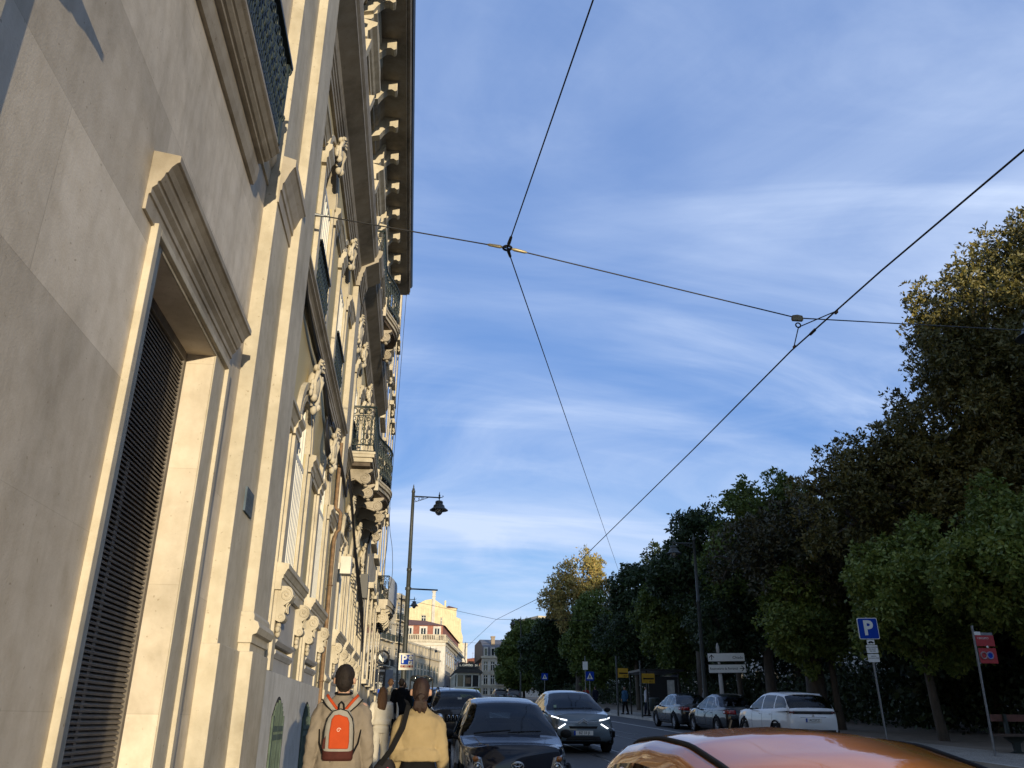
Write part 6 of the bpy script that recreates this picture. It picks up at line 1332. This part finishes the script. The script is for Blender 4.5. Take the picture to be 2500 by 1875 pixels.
def hand(mb, w, d, side, s=1.0):
    """palm, four curled fingers of unequal length and a thumb; w wrist, d pointing direction"""
    d = d.normalized(); f = Vector((0,1,0)); f = (f-d*f.dot(d)).normalized(); o = d.cross(f)
    for t in range(4): c = w+d*(.02+.02*t)*s; mb.ball(c, (.016*s,.036*s,.024*s), 8, 6)
    for k,(off,l) in enumerate(((-.030,.062),(-.010,.074),(.011,.070),(.030,.054))):
        b0 = w+d*.085*s+f*off*s; p1 = b0+d*l*.45*s+o*side*.004; p2 = p1+d*l*.34*s-o*side*.018*s; p3 = p2+d*l*.18*s-o*side*.022*s
        mb.tube([b0-d*.02*s,p1,p2,p3], [.0095*s,.009*s,.0085*s,.007*s], 7)
    t0 = w+d*.03*s+f*.035*s; mb.tube([t0,t0+f*.026*s+d*.024*s,t0+f*.028*s+d*.055*s-o*side*.012*s], [.012*s,.0105*s,.008*s], 7)
def person(name, label, loc, H, hair, coat, legs, shoes=None, rz=0, female=False, stride=.18, voxel=.014, arms=None, hem=None, coat_ry=1.0, bulk=1.0, top_ext=0.0, short=False, group=None, skirt=False):
    """walking figure facing +Y, built at 1.78 m and scaled to H"""
    t = thing(name, label, 'person', loc, rz, group); k = H/1.78; t.scale = (k,k,k)
    sw = .165 if female else .195; hipw = .165 if female else .165
    A = arms or {1:[(sw+.01,0,1.43),(sw+.07,-.02,1.17),(sw+.085,.06,.93)], -1:[(-sw-.01,0,1.43),(-sw-.07,-.03,1.17),(-sw-.085,.0,.93)]}
    body = MB()
    loft(body, [(.90,0,0,.155,.105),(.98,0,-.005,hipw,.115),(1.08,0,0,.135,.095),(1.20,0,0,.15,.10),(1.32,0,0,.165,.11),(1.42,0,-.005,.15,.095),(1.47,0,-.01,.09,.07),(1.53,0,0,.056,.058),(1.58,0,.01,.055,.06)], 18)
    body.ball((0,.005,1.655), (.080,.095,.115), 16, 12); body.ball((0,.03,1.60), (.055,.065,.06), 12, 8); body.ball((0,.10,1.635), (.014,.022,.022), 8, 6)
    for s in (-1,1):
        body.ball((s*.092,0,1.645), (.014,.024,.034), 8, 6); body.ball((s*.03,.082,1.66),(.016,.012,.010),8,6)
        L_ = [(s*.085,0,.93),(s*.09,.02+s*stride*.35,.50),(s*.085,-.02+s*stride*.8,.09)]
        body.tube(L_, [.082,.055,.036], 12); fx = L_[2]; body.tube([(fx[0],fx[1]-.05,.05),(fx[0],fx[1]+.07,.045),(fx[0],fx[1]+.16,.03)], [.036,.036,.026], 8)
        a = [Vector(p) for p in A[s]]; body.tube(a, [.048,.038,.026], 10); body.ball(a[0], (.058,.058,.058), 10, 7)
        hand(body, a[2], (a[2]-a[1]), s)
    for zz, r_ in ((1.615,.018),): body.ball((0,.088,zz), (.022,.008,.006), 8, 5)
    fuse(body, 'body', M_SKIN, t, voxel if voxel > .012 else .010, 2)
    # trousers
    b = MB(); loft(b, [(.86,0,0,hipw*.95,.115),(.96,0,-.01,hipw+.018,.128),(1.04,0,0,.150,.108),(1.08,0,0,.145,.105)], 18)
    for s in (-1,1): b.tube([(s*.083,0,.95),(s*.09,.02+s*stride*.35,.50),(s*.085,-.02+s*stride*.8,.10)], [.098,.078,.066], 12)
    fuse(b, 'trousers', legs, t, voxel, 3, .004, (8,8,5), 2)
    b = MB()
    for s in (-1,1): y = -.02+s*stride*.8; b.tube([(s*.085,y-.075,.045),(s*.085,y,.055),(s*.085,y+.10,.045),(s*.085,y+.19,.03)], [.038,.046,.046,.03], 10)
    for s in (-1,1): y = -.02+s*stride*.8; b.box(s*.085-.04,s*.085+.04,y-.10,y+.19,0,.025)
    fuse(b, 'shoes', shoes or M_TRIM, t, voxel, 2)
    # coat / top
    hz = hem or (.98 if female else .80); b = MB(); w0 = (hipw+.035)*bulk
    loft(b, [(hz,0,-.005,w0,.135*coat_ry),(hz+.10,0,-.008,w0-.003,.135*coat_ry),(1.10,0,0,(.155 if female else .19)*bulk,.125*coat_ry),(1.25,0,0,(.172 if female else .195)*bulk,.13*coat_ry),(1.36,0,-.003,(.178 if female else .205)*bulk,.13*coat_ry),(1.43,0,-.006,(.160 if female else .185)*bulk,.115*coat_ry),(1.475,0,-.01,.115,.09),(1.51,0,-.01,.072,.074),(1.53+top_ext,0,-.008,.066,.070)], 22, 2.3)
    for s in (-1,1):
        a = [Vector(p) for p in A[s]]; e = a[1].lerp(a[2],.9); b.tube([a[0]+Vector((-s*.03,0,-.005)),a[0]+Vector((s*.012,0,-.05)),a[1],e], [.070*bulk,.072*bulk,.060*bulk,.046*bulk], 12)
        b.ball(a[0]+Vector((-s*.012,0,-.01)), (.072*bulk,.075,.066), 10, 7)
    fuse(b, 'jacket' if not female else 'sweater', coat, t, voxel, 4, .009 if not female else .006, (8,8,9), 5)
    return t
def hair_short(t, m, vox=.010):
    b = MB(); b.ball((0,-.008,1.690), (.090,.104,.104), 16, 12); b.ball((0,-.030,1.640), (.083,.078,.09), 14, 10); b.ball((0,-.035,1.575),(.052,.035,.04),10,7)
    for s in (-1,1): b.ball((s*.058,-.02,1.65), (.022,.045,.06), 8, 6)
    return fuse(b, 'hair', m, t, vox, 1, .006, (70,70,30), 1, 1)
M_HAIRD = mat('dark_brown_hair', (.014,.009,.007), .75, var=.35, scale=30, fine=140, bmp=.5, sc=(1,1,.2), spec=.3)
M_HAIRB = mat('chestnut_hair', (.026,.012,.008), .65, var=.4, scale=30, fine=140, bmp=.5, sc=(1,1,.2), spec=.35)
M_HAIRL = mat('long_brown_hair', (.085,.043,.020), .7, var=.4, scale=24, fine=120, bmp=.5, sc=(1,1,.15), spec=.25)
M_TAUPE = mat('taupe_jacket_cloth', (.205,.172,.135), .9, var=.14, scale=5, fine=160, bmp=.2, spec=.15)
M_MUST = mat('mustard_knit', (.300,.228,.122), .95, var=.12, scale=5, fine=220, bmp=.35, spec=.1)
M_BLKC = mat('black_cloth', (.010,.010,.011), .95, var=.2, scale=8, bmp=.1, spec=.1)
M_CREAMC = mat('cream_cloth', (.62,.56,.45), .9, var=.1, scale=6, bmp=.15, spec=.15)
M_NAVYC = mat('navy_cloth', (.016,.020,.035), .95, var=.2, scale=8, bmp=.1, spec=.1)
gl = lambda y: ground(y)+.134
# man with the backpack
MX, MY = -.607, 8.35
man = person('person', 'man from behind in a taupe jacket with an orange backpack', (MX,MY,gl(MY)), 1.80, None, M_TAUPE, M_NAVYC, voxel=.012, hem=.78, bulk=1.03, coat_ry=1.05,
    arms={1:[(.18,0,1.405),(.238,-.05,1.14),(.268,.03,.85)], -1:[(-.18,0,1.405),(-.238,-.05,1.14),(-.268,.02,.85)]})
hair_short(man, M_HAIRD)
b = MB(); b.tube([(.075*cos(a),-.012+.078*sin(a),1.535+.012*sin(a)) for a in [radians(k*15) for k in range(25)]], .010, 6); b.build('collar_trim', M_BLKC, man)
bp = thing('backpack', 'small grey and orange backpack with maroon base on the man\'s back', 'backpack', (MX-.0, MY-.18, gl(MY)+.985))
def pack_secs(z0, z1, w, d, y0, top=.55):
    out = []
    for k in range(13):
        t_ = k/12; z = z0+(z1-z0)*t_; f = 1-.10*max(0,1-t_*5)**1.5-(1-top)*max(0,(t_-.62)/.38)**2.0; g = 1-.25*max(0,1-t_*4)**2-.45*max(0,(t_-.55)/.45)**2
        out.append((z,0,y0,w*f,d*g))
    return out
G_GREY = mat('grey_pack_cloth', (.26,.245,.215), .85, var=.1, scale=14, fine=160, bmp=.2, spec=.2); G_OR = mat('orange_pack_cloth', (.40,.055,.012), .85, var=.1, scale=10, fine=140, bmp=.2, spec=.2); G_MAR = mat('maroon_pack_cloth', (.060,.016,.012), .85, var=.2, scale=10, bmp=.2, spec=.2)
b = MB(); loft(b, pack_secs(-.02,.42,.142,.085,0), 24, 2.8); b.build('pack_body', G_GREY, bp)
b = MB(); loft(b, pack_secs(-.035,.075,.145,.090,0,1.0)[:13], 24, 2.8); b.prism([(-.146,.07),(-.085,.07),(-.083,.20),(-.115,.19),(-.141,.15)],'y',-.06,.03); b.build('pack_base', G_MAR, bp)
P = []
for (x,z) in ((-.085,.07),(.10,.07),(.105,.14),(.095,.30),(.075,.35),(.03,.362),(-.01,.375),(-.05,.368),(-.075,.33),(-.088,.20)): P.append((x,z))
b = MB(); b.prism(P,'y',-.101,-.03); o = b.build('front_panel', G_OR, bp, bevel=.012)
b = MB(); spiral(b, (.0,.235), -.103, .022, .0035, 1.3, 1, .3); b.build('emblem', mat('pale_print', (.7,.55,.45), .6, var=0), bp)
b = MB(); b.tube([(-.145,-.03,.06),(-.142,-.04,.22),(-.118,-.045,.34),(-.07,-.05,.405),(0,-.045,.425),(.07,-.05,.405),(.118,-.045,.34),(.142,-.04,.22),(.145,-.03,.06)], .006, 6); b.build('zip_piping', M_BLKC, bp)
b = MB(); b.tube([(-.028,.03,.41),(-.022,.01,.47),(0,.0,.492),(.022,.01,.47),(.028,.03,.41)], .009, 6); b.build('top_handle', M_BLKC, bp)
for s in (-1,1):
    P0 = [(s*.05,.055,.40),(s*.115,.045,.475),(s*.165,.09,.535),(s*.17,.19,.52)]
    for nm, m, off, w_ in (('shoulder_strap', G_GREY, 0, .032),('strap_stripe', G_OR, .006, .012)):
        b = MB(); vs = []
        for p in P0:
            p = Vector(p); u = Vector((s*.70,0,-.72))
            if nm == 'strap_stripe': p = p-u*.018
            vs += [p-u*w_+Vector((0,-.004-off,.004+off)), p+u*w_+Vector((0,-.004-off,.004+off)), p+u*w_+Vector((0,.004-off,-.004+off)), p-u*w_+Vector((0,.004-off,-.004+off))]
        F_ = [(i*4+a,i*4+(a+1)%4,(i+1)*4+(a+1)%4,(i+1)*4+a) for i in range(3) for a in range(4)]
        b.add(vs, F_, True); b.build(nm, m, bp)
    b = MB(); b.tube([(s*.085,.05,.40),(s*.148,.04,.455),(s*.200,.08,.515)], .007, 5); b.build('strap_edge', M_BLKC, bp)
    b = MB(); b.tube([(s*.14,.0,.02),(s*.185,.05,.12),(s*.20,.10,.24)], .008, 5); b.build('lower_strap', M_BLKC, bp)
bp.scale = (.93,.93,.93); bp.location.z += .035
# woman in the mustard sweater
WX_, WY = .105, 8.05
wom = person('person', 'woman from behind in a mustard sweater with tied back chestnut hair', (WX_,WY,gl(WY)), 1.70, None, M_MUST, M_BLKC, female=True, voxel=.012, hem=1.055, bulk=1.13, coat_ry=1.1,
    arms={1:[(.158,0,1.395),(.205,-.04,1.17),(.245,.04,.95)], -1:[(-.158,0,1.395),(-.205,-.05,1.17),(-.21,.06,.98)]})
b = MB(); b.ball((0,-.010,1.682), (.083,.103,.103), 16, 12); b.ball((0,-.045,1.645), (.078,.075,.095), 14, 10); b.ball((0,-.07,1.575),(.060,.045,.05),12,8)
fuse(b, 'hair', M_HAIRB, wom, .010, 1, .003, (70,70,12), 1, 1)
b = MB()
for k in range(9):
    q = random.Random(k); x = -.045+.011*k; b.tube([(x*.5,-.09,1.585),(x*1.0,-.125,1.555),(x*1.2,-.118,1.51),(x*1.25+q.uniform(-.01,.02),-.105,1.455+q.uniform(-.02,.03))], [.02,.022,.016,.004], 7)
b.ball((0,-.105,1.60), (.046,.036,.040), 10, 7); spiral(b, (0,1.60), -.142, .034, .008, 1.6); fuse(b, 'ponytail', M_HAIRB, wom, .009, 1, .003, (80,80,10), 4, 1)
b = MB(); b.ring((0,-.10,1.592), .030, .008, 'y', 14, 6); b.build('hair_tie', M_BLKC, wom)
sg = thing('sunglasses', 'black sunglasses pushed up on the woman\'s hair', 'sunglasses', (WX_,WY,gl(WY)+1.70*.995-.052))
b = MB(); b.tube([(-.088,.03,-.085),(-.102,.0,-.03),(-.100,-.02,.050),(-.04,-.03,.078),(0,-.03,.070),(.04,-.03,.078),(.100,-.02,.050),(.102,.0,-.03),(.088,.03,-.085)], .0065, 6); b.build('frame', M_BLACK, sg)
for s in (-1,1): b = MB(); b.ball((s*.066,-.012,.052), (.036,.012,.030), 12, 8); b.build('lens', M_GLASS, sg)
# her shoulder bag
bg_ = thing('shoulder_bag', 'black shoulder bag with pink flowers hanging between the two walkers', 'bag', (WX_-.295,WY-.03,gl(WY)+.86))
b = MB(); loft(b, [(-.16,0,0,.10,.055),(-.12,0,0,.12,.075),(0,0,0,.115,.07),(.10,.01,0,.095,.05),(.16,.02,0,.06,.03)], 18, 2.6); M_FLOR = mat('black_floral', (.012,.010,.012), .7, var=.2, bmp=.1, spec=.2); b.build('bag_body', M_FLOR, bg_)
M_PINK = mat('pink_flower', (.34,.03,.08), .8, var=.3, scale=30, spec=.2); q = random.Random(2)
for k in range(9): b = MB(); x, z = q.uniform(-.08,.08), q.uniform(-.12,.08); [b.ball((x+.012*cos(a),-.068-.004*(k%2),z+.012*sin(a)), (.011,.005,.011), 6, 4) for a in (0,1.57,3.14,4.71)]; b.build('flower', M_PINK, bg_)
b = MB(); vs = []
for p in ((-.03,-.065,.12),(.06,-.10,.24),(.15,-.125,.42),(.19,-.09,.60),(.165,.0,.645)):
    p = Vector(p); u = Vector((.020,0,-.010)); vs += [p-u,p+u,p+u+Vector((0,.008,.004)),p-u+Vector((0,.008,.004))]
b.add(vs, [(i*4+a,i*4+(a+1)%4,(i+1)*4+(a+1)%4,(i+1)*4+a) for i in range(4) for a in range(4)]); b.build('strap', M_BLKC, bg_)
# woman in white further on
wl = person('person', 'woman in cream top and trousers with long brown hair, walking ahead by the palace wall', (-.49,16.6,gl(16.6)), 1.53, None, M_CREAMC, M_CREAMC, female=True, voxel=.016, hem=1.02, bulk=1.05)
b = MB(); b.ball((0,-.01,1.685), (.085,.104,.104), 14, 10); loft(b, [(1.30,.01,-.105,.07,.02),(1.36,.0,-.115,.095,.035),(1.46,0,-.10,.11,.05),(1.56,0,-.06,.105,.075),(1.66,0,-.035,.095,.09)], 18)
fuse(b, 'hair', M_HAIRL, wl, .013, 1, .010, (30,30,7), 3, 1)
t = thing('tote_bag', 'dark tote bag with a white edge on the cream dressed woman\'s right shoulder', 'bag', (-.49+.24,16.55,gl(16.6)+.86)); b = MB(); loft(b, [(-.2,0,0,.05,.13),(.12,0,0,.05,.14)], 14, 4); b.build('bag_body', M_BLKC, t); b = MB(); b.tube([(0,-.08,.12),(-.02,-.06,.34),(-.03,0,.38),(-.02,.06,.34),(0,.08,.12)], .012, 5); b.build('handle', M_BLKC, t); b = MB(); b.tube([(.055,-.10,.1),(.05,-.06,.3),(.03,-.02,.4)], [.03,.02,.01], 6); b.build('white_scarf', M_CREAMC, t)
def extra(label, x, y, H, coat, legs, hairm, rz=0, z=None, fem=False, hem=None):
    p = person('person', label, (x,y,gl(y) if z is None else z), H, None, coat, legs, voxel=.024, rz=rz, female=fem, hem=hem); hair_short(p, hairm, .02); return p
M_BEIGE = mat('beige_cloth', (.34,.29,.21), .9, var=.1, spec=.1); M_BLUEC = mat('blue_cloth', (.03,.08,.14), .9, var=.1, spec=.1); M_REDC = mat('red_cloth', (.25,.03,.025), .9, var=.1, spec=.1); M_GREYC = mat('grey_cloth', (.16,.16,.17), .9, var=.1, spec=.1); M_WHC = mat('white_cloth', (.55,.55,.56), .9, var=.1, spec=.1)
extra('walker in beige coat seen past the cream dressed woman', -.62, 29, 1.72, M_BEIGE, M_GREYC, M_HAIRL, hem=.6)
extra('walker in black clothes near the blue container, left of the lamp post', -.24, 26.0, 1.70, M_BLKC, M_BLKC, M_HAIRD)
extra('walker in dark green clothes just left of the blue container', -.18, 27.0, 1.62, mat('dark_green_cloth', (.02,.03,.022), .95, spec=.1), M_BLKC, M_HAIRD)
extra('person in white shirt standing by the bus shelter', 14.4, 52.6, 1.75, M_WHC, M_NAVYC, M_HAIRD, rz=1.2)
extra('person in blue shirt standing left of the white shirted one', 13.9, 56, 1.72, M_BLUEC, M_BLKC, M_HAIRD, rz=2)
extra('person in a red top among the tree trunks far along the park', 15.0, 74, 1.7, M_REDC, M_GREYC, M_HAIRD, rz=2.5)
extra('person in navy clothes by the crossing sign', 14.1, 66, 1.72, M_NAVYC, M_NAVYC, M_HAIRD, rz=.5)
extra('person in grey standing behind the dark saloons near the hedge', 14.8, 43.0, 1.70, M_GREYC, M_BLKC, M_HAIRD, rz=1)
extra('dark haired pedestrian crossing in front of the low cream palace', 5.0, 118, 1.75, M_BLKC, M_BLKC, M_HAIRD)
extra('second dark pedestrian beside the low cream palace, left of the tram', 4.55, 119, 1.68, M_NAVYC, M_BLKC, M_HAIRD)
